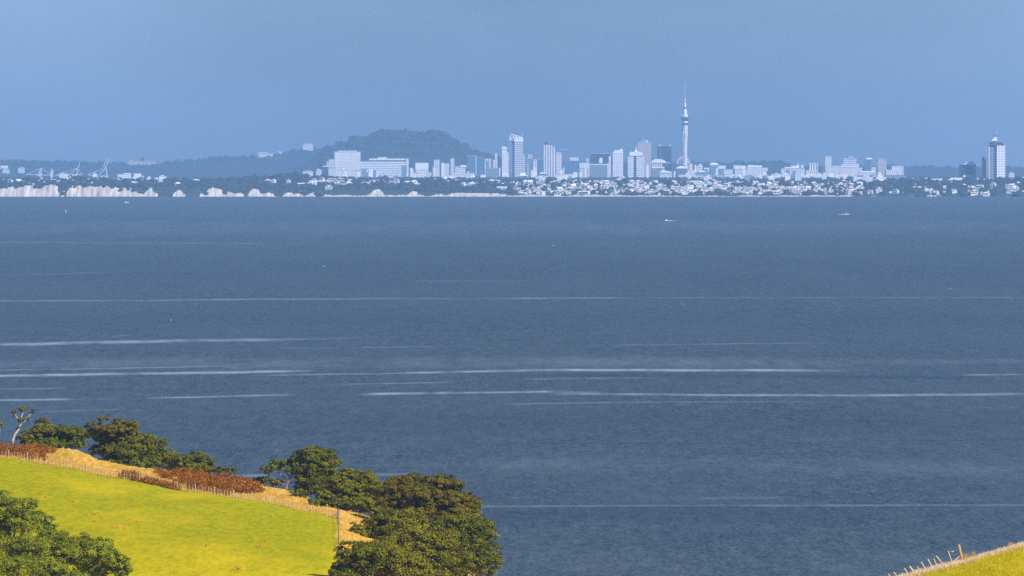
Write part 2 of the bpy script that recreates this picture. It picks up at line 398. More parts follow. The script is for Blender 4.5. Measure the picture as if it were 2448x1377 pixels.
tree('coastal_tree', 'tall open bronze green tree with gaps showing the sea and grey limbs below', 'tree', 1272, 244,
     [(242,1004,9,8),(257,1000,6,7),(222,1019,18,7),(283,1010,14,8),(270,1030,44,13),(305,1021,25,13),(322,1042,15,14),(225,1042,20,10),(262,1050,30,9),(300,1052,26,14),(236,1070,14,6),(268,1072,32,14),(290,1068,28,15),(232,1078,22,8),(250,1040,40,16)], M_brownish, M_bark, G1,
     limbs=[([(246,1092),(246,1078),(252,1062),(262,1044),(270,1030)],0.3,0.1), ([(248,1080),(228,1076),(214,1066),(206,1050)],0.16,0.05), ([(249,1070),(236,1052),(232,1030),(242,1008)],0.16,0.05),
            ([(258,1052),(280,1040),(300,1026)],0.14,0.05), ([(262,1060),(290,1056),(315,1045)],0.14,0.05), ([(240,1086),(222,1084),(206,1078)],0.12,0.04)], clump=0.6, sparse=0.8, fill=0.12)
tree('coastal_tree', 'big rounded dense green tree on the slope below the tall open tree', 'tree', 1262, 335,
     [(338,1068,30,22),(298,1086,38,18),(278,1100,28,13),(372,1072,24,22),(335,1098,50,16),(388,1092,24,20),(258,1105,14,9),(300,1110,50,12),(370,1110,44,13),(320,1085,50,24),(350,1060,24,18)], M_deep, M_bark, G1, clump=0.9)
tree('coastal_tree', 'lower green tree with two domed tops between the dense tree and the bracken', 'tree', 1245, 450,
     [(430,1106,30,16),(472,1097,26,12),(455,1116,42,13),(500,1113,18,12),(410,1112,18,14),(440,1124,44,11),(490,1124,40,9),(398,1100,14,14)], M_deep, M_bark, G1, clump=0.8)
tree('coastal_bush', 'small dark green bush at the sea end of the rust bracken', 'bush', 1228, 545,
     [(553,1126,14,9),(532,1127,12,7),(520,1122,8,6)], M_deep, M_bark, G1, clump=0.5, per=30)
tree('windswept_tree', 'gnarled dark tree leaning left over the sea with bare grey limbs showing', 'tree', 1205, 700,
     [(748,1096,42,22),(774,1110,32,30),(716,1100,22,12),(672,1108,28,8),(642,1122,20,8),(690,1122,22,8),(735,1122,30,16),(772,1136,26,14),(715,1142,18,8),(750,1158,32,14),(722,1164,20,9),(735,1080,12,7),(760,1118,34,20),(742,1146,34,15),(790,1125,18,16),(770,1168,36,16),(735,1176,26,10),(800,1150,22,18)], M_deep, M_bark, G1,
     limbs=[([(690,1182),(684,1165),(690,1148),(702,1130),(722,1112)],0.34,0.14), ([(688,1150),(668,1132),(645,1124),(622,1128)],0.18,0.05), ([(692,1140),(678,1122),(662,1112)],0.14,0.05),
            ([(702,1130),(735,1122),(770,1125)],0.16,0.06), ([(690,1155),(715,1150),(745,1155)],0.14,0.06), ([(684,1160),(664,1152),(648,1140)],0.1,0.04)], clump=0.82, fill=0.2)
tree('coastal_bush', 'low green bushes at the foot of the gnarled leaning tree', 'bush', 1206, 652,
     [(660,1154,18,6),(620,1147,14,5),(640,1148,10,6)], M_olive, M_bark, G1, clump=0.45, per=28)
tree('coastal_bush', 'round dark bush alone on the straw grass below the gnarled tree', 'bush', 1188, 712,
     [(703,1181,14,9),(722,1181,14,10)], M_deep, M_bark, G1, clump=0.5, per=30)
tree('coastal_tree', 'scrubby yellow-green tree with pale crossing limbs between the gnarled tree and the bronze canopy', 'tree', 1186, 835,
     [(828,1133,20,10),(868,1146,26,16),(806,1150,24,11),(880,1172,30,18),(846,1176,32,14),(795,1174,22,11),(905,1190,20,14),(850,1196,44,17),(790,1186,34,15),(876,1150,22,16),(830,1172,40,20),(905,1180,24,22),(890,1166,20,16)], M_olive, M_bark, G1,
     limbs=[([(826,1215),(822,1198),(812,1180),(806,1160),(796,1140)],0.28,0.08), ([(818,1190),(838,1172),(862,1155)],0.16,0.06), ([(816,1186),(790,1176),(772,1180)],0.14,0.05),
            ([(824,1200),(856,1190),(885,1176)],0.16,0.05), ([(808,1165),(822,1148),(828,1134)],0.1,0.04)], clump=0.62, sparse=1.0, fill=0.25)
tree('coastal_bush', 'long low green scrub along the edge of the straw band', 'bush', 1176, 810,
     [(760,1204,24,9),(800,1206,28,10),(840,1208,30,11),(875,1208,26,13),(900,1222,26,13),(782,1192,20,9)], M_deep, M_bark, G1, clump=0.58)
tree('spreading_tree', 'wide flat-topped bronze tree crowning the clump at the end of the headland', 'tree', 1165, 1005,
     [(985,1160,56,20),(1055,1158,38,17),(1084,1170,24,17),(950,1180,46,22),(1010,1186,64,26),(1085,1200,48,20),(1122,1216,28,17),(935,1206,34,18),(1040,1222,56,22),(925,1170,14,8),(985,1225,50,20),(1090,1232,44,16)], M_brownish, M_bark, G2, clump=0.75,
     limbs=[([(1000,1260),(1004,1235),(1000,1210),(985,1180)],0.36,0.14), ([(930,1222),(950,1208),(945,1190),(960,1170)],0.2,0.07), ([(1002,1225),(1030,1200),(1055,1170)],0.2,0.06), ([(1004,1230),(1060,1222),(1100,1208)],0.2,0.06),
            ([(996,1215),(950,1207),(910,1212)],0.2,0.05)])
tree('spreading_tree', 'dense mid-green tree next to the fence corner and its strip of straw grass', 'tree', 1110, 925,
     [(938,1250,48,24),(900,1266,36,24),(980,1258,44,30),(876,1296,42,30),(930,1296,56,36),(852,1262,11,11),(900,1330,50,36),(965,1330,50,40),(1000,1290,40,34)], M_olive, M_bark, G2, clump=0.9)
tree('spreading_tree', 'ragged dark tree with spiky side branches at the bottom edge beside the paddock', 'tree', 955, 838,
     [(846,1322,34,26),(826,1345,26,18),(814,1364,22,16),(850,1370,40,30),(885,1335,34,30),(830,1390,30,20)], M_deep, M_bark, G2, clump=0.85)
tree('spreading_tree', 'large round olive tree in the middle of the headland clump at the bottom edge', 'tree', 1000, 960,
     [(930,1326,48,36),(985,1312,54,44),(960,1368,66,40),(895,1372,44,34),(1035,1352,50,44),(1050,1305,36,34),(1000,1400,80,30)], M_olive, M_bark, G2, clump=0.95)
tree('spreading_tree', 'glossy green tree with a dark shaded side facing the sea', 'tree', 1085, 1100,
     [(1085,1256,52,22),(1135,1262,36,24),(1060,1286,40,30),(1110,1292,56,32),(1152,1290,28,30),(1172,1270,13,15),(1078,1335,44,42),(1120,1335,44,36),(1090,1375,50,30)], M_deep, M_bark, G2, clump=0.95)
tree('spreading_tree', 'dark tree hanging over the bare bank at the tip of the headland', 'tree', 1068, 1140,
     [(1156,1328,36,28),(1178,1345,19,20),(1128,1346,34,22),(1174,1366,20,12)], M_deep, M_bark, G2, clump=0.85)
tree('near_tree', 'leafy bright green tree against the left border above the other corner trees', 'tree', 935, 20,
     [(14,1194,20,15),(48,1214,34,24),(78,1238,28,22),(20,1236,36,28),(60,1258,44,24),(10,1275,34,26)], M_fresh, M_bark, G3, clump=0.85, leaf=0.10, per=140)
tree('near_tree', 'small round green tree at the shoulder of the corner clump', 'tree', 930, 118,
     [(118,1252,15,14),(128,1268,12,12),(106,1272,16,14)], M_fresh, M_bark, G3, clump=0.55, leaf=0.15, per=40)
tree('near_tree', 'bright green tree below the shaded gap in the corner clump', 'tree', 915, 90,
     [(120,1300,42,26),(70,1310,46,24),(150,1325,26,36),(100,1340,50,32),(30,1320,38,30)], M_fresh, M_bark, G3, clump=0.85, leaf=0.10, per=140)
tree('near_tree', 'domed green tree at the lower end of the corner clump', 'tree', 918, 220,
     [(192,1302,24,20),(240,1312,26,22),(215,1330,40,26),(255,1340,28,28),(196,1352,36,30),(240,1368,40,22)], M_fresh, M_bark, G3, clump=0.82, leaf=0.10, per=135)
tree('near_tree', 'last small tree of the corner clump, reaching furthest into the paddock', 'tree', 916, 292,
     [(280,1340,16,18),(298,1354,17,17),(290,1374,22,16)], M_fresh, M_bark, G3, clump=0.6, leaf=0.15, per=40)
tree('near_tree', 'green tree in the bottom corner of the photo under the rest of the clump', 'tree', 890, 60,
     [(30,1362,50,28),(110,1372,48,24),(160,1384,40,22)], M_fresh, M_bark, G3, clump=0.85, leaf=0.10, per=140)

# ---------------------------------------------------------------- bracken, straw grass
def scatter_cover(name, label, regions, m, clump, per, leaf, height):
    Cn, Nn, Sn, Tn = [], [], [], []
    for (u0, u1, d0, d1, n, hh) in regions:
        for _ in range(n):
            u = rng.uniform(u0, u1); k = rng.random()
            D = df_t(u) + d0 + (d1 - d0) * k
            if fbm(u*0.045, D*0.09, 3) < -0.36: continue
            e = min(1.0, 4.0*min((u-u0)/(u1-u0), (u1-u)/(u1-u0)) + 0.35)
            p = np.array(near_pt(u, D)); r = clump * rng.uniform(0.6, 1.3) * e
            dd = rand_dirs(per); dd[:, 2] = np.abs(dd[:, 2])
            Cn.append(p + dd * np.array([r, r, hh * e * rng.uniform(0.6, 1.2)]) * rng.uniform(0.5, 1.05, per)[:, None]); Nn.append(dd)
            Sn.append(leaf * rng.uniform(0.6, 1.4, per)); Tn.append(np.clip(rng.random()*0.7 + rng.random(per)*0.4, 0, 1))
    V, Fq, T = leaves(np.concatenate(Cn), np.concatenate(Nn), np.concatenate(Sn), np.concatenate(Tn))
    o = link(name, np_mesh(name, V, Fq, m, {'tint': T}))
    return tag(o, label, 'bracken', 'rust coloured bracken scrub', 'stuff')
scatter_cover('bracken', 'rust orange bracken under the leaning pale trunk at the left border', [(-60,112,5,34,230,1.5),(100,130,20,32,20,0.6)], M_bracken, 0.9, 60, 0.13, 1.2)
scatter_cover('bracken', 'long dark red and rust bracken bank beside the middle of the paddock fence', [(335,430,-3,5,110,0.9),(285,335,-2,12,45,0.8),(410,505,7,33,190,1.25),(490,632,10,34,230,1.2),(370,420,14,26,30,0.8),(450,560,3,14,60,0.7)], M_bracken, 0.85, 60, 0.13, 1.2)
def blades(name, pts, m, hmin, hmax, wid, spread=0.25, label=None, kind='stuff', cat='grass', group=None):
    p = np.array(pts); n = len(p)
    h = rng.uniform(hmin, hmax, n); an = rng.random(n) * 6.283
    side = np.stack([np.cos(an), np.sin(an), np.zeros(n)], 1) * wid
    tip = p + np.stack([rng.normal(0, spread, n)*h, rng.normal(0, spread, n)*h, h], 1)
    V = np.stack([p - side, p + side, tip], 1).reshape(-1, 3)
    o = link(name, np_mesh(name, V, np.arange(3*n).reshape(n, 3), m, {'tint': np.repeat(rng.random(n), 3)}))
    return tag(o, label, cat, group, kind)
pts = []
for _ in range(9000):
    u = rng.uniform(-20, 812); D = df_t(u) + rng.uniform(-1.2, 34) * rng.random()**0.8
    pts.append(near_pt(u, D, -0.05))
for _ in range(2600):
    D = rng.uniform(1000, 1185); u = rng.uniform(807, 905)
    pts.append(near_pt(u, D, -0.05))
blades('dry_grass', pts, M_straw, 0.15, 0.45, 0.06, label='long straw coloured grass between the paddock fence and the cliff trees')
pts = []
for _ in range(9000):
    u = rng.uniform(1980, 2600); D = DR + rng.normal(-1.0, 3.2)
    pts.append(near_pt(u, D, -0.03))
blades('dry_grass', pts, M_rim, 0.12, 0.36, 0.022, 0.35, label='fringe of pale dry grass along the crest of the corner hill')
pts = []
for _ in range(9000):
    D = rng.uniform(640, 758); u = rng.uniform(2100, 2520)
    pts.append(near_pt(u, D, -0.03))
M_pasture = leaf_mat('pasture_blades', (0.36, 0.30, 0.004), (0.92, 0.66, 0.010), 0.4)
blades('pasture_grass', pts, M_pasture, 0.10, 0.26, 0.03, 0.4, label='short yellow-green pasture grass on the corner hill')

def ray_ground(px, py, fn, d0, d1, step):
    for D in np.arange(d0, d1, step):
        x, y, z = P(px, py, D)
        if z <= float(fn(x, D)): return (x, D, float(fn(x, D)))
    return None
TUFTS = [(110,1190,9,'tawny grass tuft nearest the leafy tree at the left border'),(179,1201,9,'pale grass tuft high on the paddock left of the other tufts'),(232,1230,16,'yellow grass tuft with a small companion on its left'),
 (208,1232,8,'small faint grass tuft beside a yellow one in mid paddock'),(228,1248,9,'flat tuft just below the yellow pair in mid paddock'),(288,1264,26,'largest tuft of dry yellow grass on the paddock with a dark foot'),
 (311,1244,13,'upper of two dry tufts above the largest tuft'),(331,1250,13,'lower of two dry tufts near the largest tuft'),(538,1228,9,'lone orange tuft in the upper middle of the paddock'),
 (634,1294,14,'upper tuft of the close two at the open end of the paddock'),(627,1306,12,'lower tuft of the close two at the open end of the paddock'),(573,1362,18,'dry orange tuft at the bottom edge of the paddock'),
 (163,1286,14,'golden tuft against the corner trees'),(650,1235,8,'faint tuft below the straw band near the fence end'),(496,1306,9,'pale small tuft in the lower middle of the paddock')]
for (px, py, wpx, lab) in TUFTS:
    g = ray_ground(px, py, near_z, 880, 1300, 0.5)
    if g is None: continue
    wm = wpx * g[1] / F / 2
    n = 90
    q = rng.normal(size=(n, 2)) * np.array([wm*0.5, wm*0.5])
    root = empty('grass_tuft', g)
    tag(root, lab, 'grass tuft', 'dry grass tufts on the paddock')
    o = blades('grass_blades', np.stack([q[:, 0], q[:, 1], np.full(n, -0.05)], 1), M_tuft, 0.3, 0.3 + wm*0.75, 0.05, 0.3, kind=None, cat=None)
    o.parent = root
for (px, py, wpx, hpx, lab) in [(2309,1345,16,20,'orange grass clump at the foot of the leaning strainer post'),(2327,1337,9,18,'thin tuft of seed heads uphill of the strainer post'),(2417,1311,9,14,'orange tuft on the hill crest close to the corner of the photo')]:
    D = DR + 0.5; s = D / F
    g = near_pt(px, D)
    n = 130; wm = wpx*s/2
    q = rng.normal(size=(n, 2)) * wm * 0.42
    root = empty('grass_tuft', g); tag(root, lab, 'grass tuft', 'dry grass tufts on the corner hill')
    o = blades('grass_blades', np.stack([q[:, 0], q[:, 1], np.full(n, -0.05)], 1), M_straw, hpx*s*0.45, hpx*s, 0.018, 0.3, kind=None, cat=None); o.parent = root

# ---------------------------------------------------------------- fences
M_post = plain('weathered_post', (0.56, 0.43, 0.24), 0.85, 0.2, 3.0)
M_batten = plain('batten_wood', (0.62, 0.47, 0.22), 0.85, 0.2, 3.0)
M_wire = plain('fence_wire', (0.35, 0.35, 0.34), 0.5, 0.1)
M_old = plain('old_dark_wood', (0.17, 0.13, 0.08), 0.9, 0.2, 3.0)
def fence_run(label, path, nb, every, hb=1.05, hp=1.3, mat=None):
    p0 = np.array(path[0])
    root = empty('post_and_batten_fence', p0); tag(root, label, 'fence')
    k = 0; tops = []
    for i in range(nb):
        q = np.array(path[i]) - p0
        lean = rng.normal(0, 0.05, 2)
        post = i % every == 0
        h = (hp if post else hb) * rng.uniform(0.92, 1.08); w = 0.075 if post else 0.034
        mb = MB(); mb.tube([q + np.array([0, 0, -0.3]), q + np.array([lean[0]*h, lean[1]*h, h])], [w, w*0.9], 6)
        mb.build('post' if post else 'batten', mat or (M_post if post else M_batten), root)
        tops.append(q)
    for zz in (0.25, 0.5, 0.75, 0.98):
        mb = MB(); mb.tube([q + np.array([0, 0, zz]) for q in tops], 0.012, 4); mb.build('wire', M_wire, root)
    return root
us = np.linspace(-24, 804, 112)
path = [near_pt(u + rng.normal(0, 0.6), float(df_t(u))) for u in us]
fence_run('long batten fence between the green paddock and the straw band above the sea', path, len(path), 6)
path = []
for D in np.linspace(1147, 1032, 24):
    path.append(near_pt(807.5 + (1150 - D) * 0.03, D))
fence_run('short fence running from the corner post down to the headland clump', path, len(path), 5, 1.0, 1.25, M_old)
root = empty('strainer_post', near_pt(808, 1150)); tag(root, 'thick dark corner post with a diagonal stay where the two paddock fences meet', 'post')
mb = MB(); mb.tube([(0,0,-0.5),(0,0,1.5)], [0.15,0.14], 8); mb.build('post', plain('dark_post', (0.16,0.13,0.09)), root)
mb = MB(); mb.tube([(-0.1,0,0.8),(-1.6,-0.3,0.0)], [0.07,0.07], 6); mb.build('stay', M_old, root)
# fence leaning down the corner hill
D = DR + 2.0
BAT = [(2275.5,1343,2266.5,1317,2.4),(2256.7,1352,2238,1329,2.8),(2241,1354,2232,1336,2.2),(2230,1358,2218,1337,2.8),(2215,1365,2202,1343,2.8),(2201,1367,2193,1354,2.2),(2187.5,1371,2174,1353.5,4.4),
       (2173,1376,2161.6,1358,2.8),(2161,1380,2155.6,1370,2.2),(2146,1380,2136,1367.7,2.8),(2130,1384,2123.6,1372,2.6),(2112,1392,2103,1377,2.6),(2094,1400,2085,1385,2.6)]
p0 = np.array(P(2301, 1343, D))
root = empty('leaning_hill_fence', near_pt(2301, D)); p0 = np.array(root.location)
tag(root, 'leaning fence of pale battens and a strainer post on the corner hill', 'fence')
tp = []
for (a, b, c, d, wd) in BAT:
    lo = np.array(P(a, b, D)); hi = np.array(P(c, d, D)); lo2 = lo - (hi - lo) * 0.5
    mb = MB(); mb.tube([lo2 - p0, hi - p0], [wd*D/F*0.5]*2, 6)
    mb.build('post' if wd > 4 else 'batten', M_post if wd > 4 else M_batten, root); tp.append((lo - p0, hi - p0))
lo = np.array(P(2302, 1346, D)); hi = np.array(P(2291.5, 1302, D))
mb = MB(); mb.tube([lo - (hi-lo)*0.25 - p0, hi - p0], [0.15, 0.145], 8); mb.build('strainer_post', plain('brown_post', (0.42, 0.27, 0.13), 0.85, 0.2, 3.0), root)
mb = MB(); mb.tube([np.array(P(2296, 1328, D)) - p0, np.array(P(2272, 1349, D)) - p0], [0.07, 0.07], 6); mb.build('stay', M_post, root)
for f in (0.3, 0.6, 0.92):
    mb = MB(); mb.tube([lo + (hi-lo)*f*0.8 - p0] + [a + (b-a)*f for a, b in tp], 0.006, 4); mb.build('wire', M_wire, root)
# ---------------------------------------------------------------- far shore: cliffs, suburb slope, harbour flats
DS = 17058.0
# cliff-top row in the photo along the shore (470 = water line); bare = where the pale rock shows
cl_t = lerp_table([(-200,448),(0,446),(130,441),(300,446),(420,444),(500,446),(600,450),(700,452),(780,455),(900,452),(1000,458),(1100,461),(1250,463),(1500,466),(2000,466.5),(2100,460),(2448,461),(2700,460)])
bare_t = lerp_table([(-200,452),(-20,458),(8,450),(28,442),(42,446),(60,441),(74,437),(84,450),(97,453),(108,442),(128,440),(136,442),(140,462),(146,468),(152,456),(158,468),(164,452),(172,446),(190,445),(225,447),(268,444),(278,452),(292,449),(312,450),(328,458),(338,466),(346,464),(356,452),(362,449),(368,460),(380,467),
   (412,466),(422,456),(430,452),(437,458),(446,468),(470,468),(478,466),(494,458),(502,447),(520,450),(535,458),(545,458),(560,462),(578,460),(584,468),(592,466),(604,453),(616,455),(622,462),(650,461),(664,467),(676,467),(682,459),(696,458),(704,466),(708,458),(722,456),(728,467),(734,462),(746,457),(756,464),(764,468),
   (780,464),(788,466),(800,468.4),(820,466),(835,464),(845,468.4),(870,468.2),(884,466),(890,458),(905,452),(912,455),(918,466),(935,465.5),(950,467.5),(976,467),(984,460),(994,455),(1000,466),(1030,467.5),(1042,464),(1056,463),(1064,468),(1080,464),(1100,461),(1140,460),(1180,461.5),(1210,465),(1300,467),(1500,467.4),(1600,467.2),(2020,467.4),(2040,469.5),(2448,469.5),(2700,469.5)])
hp_t = lerp_table([(-200,437),(0,437),(300,437),(440,436),(560,434),(650,428),(690,423),(760,428),(850,434),(1000,436),(1240,438),(1600,437),(1800,437),(2050,441),(2150,438),(2300,439),(2448,437),(2700,437)])
def far_z(X, Y):
    X = np.asarray(X, float); Y = np.asarray(Y, float)
    u = 1224 + X * F / Y
    d = Y - DS
    s0 = F / DS
    zc = np.maximum((470.0 - cl_t(u)) / s0, 1.6)
    zp = np.maximum(HC - (hp_t(u) - YH) * (DS + 560) / F, zc)
    z = np.where(d < 22, -2 + (zc + 2) * np.clip(d / 22, 0, 1)**0.8, zc + (zp - zc) * sm(22, 560, d)**0.85)
    z = z + fbm(X * 0.006, Y * 0.004, 3) * 5 * np.clip((d - 60) / 200, 0, 1)
    z = z * (1 - sm(1500, 2600, d)) + 8 * sm(1500, 2600, d) + 8 * sm(4500, 6500, d)
    return z
t = NT('far_ground')
b = t.n('ShaderNodeAttribute', attribute_name='bare')
n1 = t.noise(t.coords((0.05, 0.05, 0.12)), 1.0, 4, 0.6); n2 = t.noise(t.coords((0.14, 0.03, 0.02)), 1.0, 4, 0.6)
g = t.mix(n1, (0.016, 0.026, 0.018), (0.045, 0.058, 0.032))
rk = t.mix(t.ramp(n2, 0.3, 0.7), (0.36, 0.30, 0.24), (0.70, 0.63, 0.55))
bm = t.math('ADD', b.outputs['Fac'], t.math('MULTIPLY', t.math('SUBTRACT', n2, 0.5), 1.0))
M_farground = t.done(t.bsdf(t.mix(t.ramp(bm, 0.32, 0.68), g, rk), 0.95, spec=0.1))
xs = np.arange(-1500, 1500.1, 4.0); ys = DS + np.array([-10, 0, 2, 5, 8, 11, 14, 17, 20, 22, 28, 40, 60, 90, 120, 160, 200, 250, 300, 350, 400, 450, 500, 560, 640, 760, 900, 1100, 1300, 1500, 1800, 2200, 2600, 3500, 4500, 5500, 6500, 8500, 10500, 13500, 17500])
X, Y = np.meshgrid(xs, ys)
X = X * (1 + (Y - DS) / DS)          # widen with distance so the sheet fills the view
jag = fbm(X * 0.03, X * 0.0, 4)
Yj = Y + np.where((Y - DS > -5) & (Y - DS < 25), jag * 10 * np.exp(-((Y - DS - 10) / 12)**2), 0)
Z = far_z(X, Y)
U = 1224 + X * F / Y
zb = np.where((U < 780) & (bare_t(U) > 465.6), -12, (470 - bare_t(U)) * DS / F)
bare = np.clip(0.5 + (zb - Z) * 0.16 + fbm(X * 0.045, Y * 0.03, 3) * 0.6 + fbm(X * 0.011, X * 0, 2) * 0.4, 0, 1) * (Y - DS < 26)
bare = np.where(Z < 0.6, np.where(U < 2030, np.where(U < 780, 0.6, 1.0), 0.3), bare)
ny, nx = X.shape; idx = np.arange(nx * ny).reshape(ny, nx)
Fq = np.stack([idx[:-1, :-1], idx[:-1, 1:], idx[1:, 1:], idx[1:, :-1]], -1).reshape(-1, 4)
tag(link('far_shore', np_mesh('far_shore', np.stack([X, Yj, Z], -1).reshape(-1, 3), Fq, M_farground, {'bare': bare}, True)), kind='structure')

# hills behind
M_hill = plain('hill_forest', (0.022, 0.032, 0.022), 0.95, 0.35, 0.02, 0.1)
def hill(name, tab, D, u0, u1, front, kind='structure', rough=1.0):
    ft = lerp_table(tab)
    us = np.arange(u0, u1 + 1, 2.0); ds = np.array([-front, -front*0.75, -front*0.5, -front*0.3, -front*0.15, -front*0.06, 0, 120, 500, 1200])
    pr = np.array([0, 0.3, 0.55, 0.74, 0.88, 0.96, 1, 0.97, 0.6, 0])
    U, Dd = np.meshgrid(us, ds + D)
    X = (U - 1224) * D / F
    zr = HC - (ft(U) - YH) * D / F
    Z = 10 + (zr - 12) * pr[:, None]
    Z = Z + (fbm(X * 0.012, Dd * 0.004, 3) * 9 + fbm(X * 0.05, Dd * 0.01 + 9, 2) * 5) * rough * pr[:, None]
    ny, nx = X.shape; idx = np.arange(nx * ny).reshape(ny, nx)
    Fq = np.stack([idx[:-1, :-1], idx[:-1, 1:], idx[1:, 1:], idx[1:, :-1]], -1).reshape(-1, 4)
    tag(link(name, np_mesh(name, np.stack([X, Dd, Z], -1).reshape(-1, 3), Fq, M_hill, smooth=True)), kind=kind)
    return X, Dd, Z
RID = [(-200,387),(0,387),(60,386),(140,388),(230,391),(300,394),(370,394),(420,390),(480,382),(550,378),(620,377),(690,368),(720,361),(760,360),(800,359),(860,368),(950,374),(1100,374),(1150,372),(1220,380),(1300,389),(1420,389),(1600,392),(1760,392),(1830,390),(1870,391),(1905,402),(2000,404),(2100,401),(2180,402),(2290,402),(2448,404),(2700,404)]
hx, hy, hz_ = hill('hills', RID, 31000.0, -150, 2620, 2600)
CON = [(700,420),(770,372),(800,352),(830,347),(850,336),(880,330),(893,324),(908,317),(930,318),(960,319),(1000,320),(1025,321),(1040,318),(1056,319),(1064,323),(1078,333),(1093,343),(1110,355),(1128,364),(1160,374),(1200,390),(1240,420)]
cx_, cy_, cz_ = hill('volcanic_hill', CON, 27600.0, 700, 1240, 900, rough=0.5)

# woodland: one crown per tree, merged where it reads as one mass
ico = []
def blob_proto():
    import bmesh
    bm = bmesh.new(); bmesh.ops.create_icosphere(bm, subdivisions=1, radius=1.0)
    V = np.array([v.co[:] for v in bm.verts]); Fc = np.array([[v.index for v in f.verts] for f in bm.faces]); bm.free(); return V, Fc
BV, BF = blob_proto()
def wood(name, label, pts, hs, ws, m):
    n = len(pts); k = len(BV)
    sc = np.stack([ws, ws, hs], 1)[:, None, :]
    jit = 1 + rng.uniform(-0.28, 0.28, (n, k, 1))
    V = pts[:, None, :] + BV[None] * sc * jit + np.array([0, 0, 1.0]) * hs[:, None, None] * 0.7
    Fq = (BF[None] + (np.arange(n) * k)[:, None, None]).reshape(-1, 3)
    o = link(name, np_mesh(name, V.reshape(-1, 3), Fq, m, {'tint': np.repeat(rng.random(n), k)}))
    return tag(o, label, 'woodland', None, 'stuff')
M_wood = leaf_mat('far_tree_leaf', (0.010, 0.018, 0.014), (0.040, 0.050, 0.028), 0.0)

# ---------------------------------------------------------------- houses on the far shore
M_wwhite = plain('house_white', (0.84, 0.83, 0.80), 0.6, 0.05, 0.05); M_wcream = plain('house_cream', (0.80, 0.72, 0.58), 0.7, 0.06, 0.05)
M_wgrey = plain('house_grey', (0.50, 0.50, 0.50), 0.7, 0.06, 0.05); M_rwhite = plain('roof_white', (0.82, 0.84, 0.86), 0.45, 0.05, 0.05)
M_rgrey = plain('roof_grey', (0.30, 0.32, 0.35), 0.6, 0.1, 0.05); M_rred = plain('roof_red', (0.50, 0.20, 0.13), 0.8, 0.1, 0.05); M_win = plain('house_glass', (0.06, 0.09, 0.12), 0.2, 0.2, 0.5, 0.6)
def house_meshes(kind):
    w = MB(); r = MB(); G = []
    class _g:
        def box(s, *a): G.append(MB().box(*a))
    g = _g()
    if kind == 'gable':
        w.box(-5, 5, -4, 4, -3, 4.2); w.add([(-5,-4,4.2),(-5,4,4.2),(-5,0,6.6)], [(0,2,1)]); w.add([(5,-4,4.2),(5,4,4.2),(5,0,6.6)], [(0,1,2)])
        r.hexa([(-5.4,-4.5,3.95),(5.4,-4.5,3.95),(5.4,0,6.65),(-5.4,0,6.65)], [(-5.4,-4.5,4.25),(5.4,-4.5,4.25),(5.4,0,6.95),(-5.4,0,6.95)])
        r.hexa([(-5.4,0.01,6.65),(5.4,0.01,6.65),(5.4,4.5,3.95),(-5.4,4.5,3.95)], [(-5.4,0.01,6.95),(5.4,0.01,6.95),(5.4,4.5,4.25),(-5.4,4.5,4.25)])
        g.box(-3.6,-1.2,-4.05,-3.95,1.2,2.8); g.box(1.0,3.6,-4.05,-3.95,1.2,2.8)
    elif kind == 'front':
        w.box(-4, 4, -5, 5, -3, 4.6); w.add([(-4,-5,4.6),(4,-5,4.6),(0,-5,7.2)], [(0,1,2)]); w.add([(-4,5,4.6),(4,5,4.6),(0,5,7.2)], [(1,0,2)])
        r.hexa([(-4.5,-5.4,4.35),(0,-5.4,7.25),(0,5.4,7.25),(-4.5,5.4,4.35)], [(-4.5,-5.4,4.65),(0,-5.4,7.55),(0,5.4,7.55),(-4.5,5.4,4.65)])
        r.hexa([(0.01,-5.4,7.25),(4.5,-5.4,4.35),(4.5,5.4,4.35),(0.01,5.4,7.25)], [(0.01,-5.4,7.55),(4.5,-5.4,4.65),(4.5,5.4,4.65),(0.01,5.4,7.55)])
        g.box(-2.8,-0.8,-5.05,-4.95,1.2,3); g.box(0.8,2.8,-5.05,-4.95,1.2,3)
    elif kind == 'hip':
        w.box(-6, 6, -5, 5, -3, 3.6)
        r.add([(-6.5,-5.5,3.4),(6.5,-5.5,3.4),(6.5,5.5,3.4),(-6.5,5.5,3.4),(-2,0,6.2),(2,0,6.2)], [(0,1,5,4),(2,3,4,5),(1,2,5),(3,0,4),(0,3,2,1)])
        g.box(-4.5,-1.0,-5.05,-4.95,1,2.6); g.box(1.2,4.4,-5.05,-4.95,1,2.6)
    elif kind == 'block':
        w.box(-7, 7, -4.5, 4.5, -3, 6.4); w.box(-3, 4, -4, 4, 6.4, 8.2); r.box(-7.4, 7.4, -5, 4.9, 6.41, 6.75); r.box(-3.3, 4.3, -4.2, 4.2, 8.21, 8.5)
        g.box(-6.2, -0.6, -4.56, -4.45, 3.9, 5.8); g.box(0.4, 6.2, -4.56, -4.45, 3.9, 5.8); g.box(-6.2, 6.2, -4.56, -4.45, 0.6, 2.4)
    else:  # long
        w.box(-11, 11, -4, 4, -3, 4.4); r.hexa([(-11.5,-4.6,4.3),(11.5,-4.6,4.3),(11.5,4.6,4.3),(-11.5,4.6,4.3)], [(-11.2,-1,6.2),(11.2,-1,6.2),(11.2,1,6.2),(-11.2,1,6.2)])
        g.box(-10, 10, -4.06, -3.95, 1.2, 2.6)
    return w, r, G
PROTO = {}
def proto(kind, wm, rm):
    key = (kind, wm.name, rm.name)
    if key not in PROTO:
        w, r, g = house_meshes(kind)
        PROTO[key] = [('wall', w.mesh('wall', wm)), ('roof', r.mesh('roof', rm))] + [('window', q.mesh('window', M_win)) for q in g]
    return PROTO[key]
HKIND = [('gable','small gabled'),('front','narrow gable-fronted'),('hip','hip-roofed'),('block','flat-roofed two-storey'),('long','long low')]
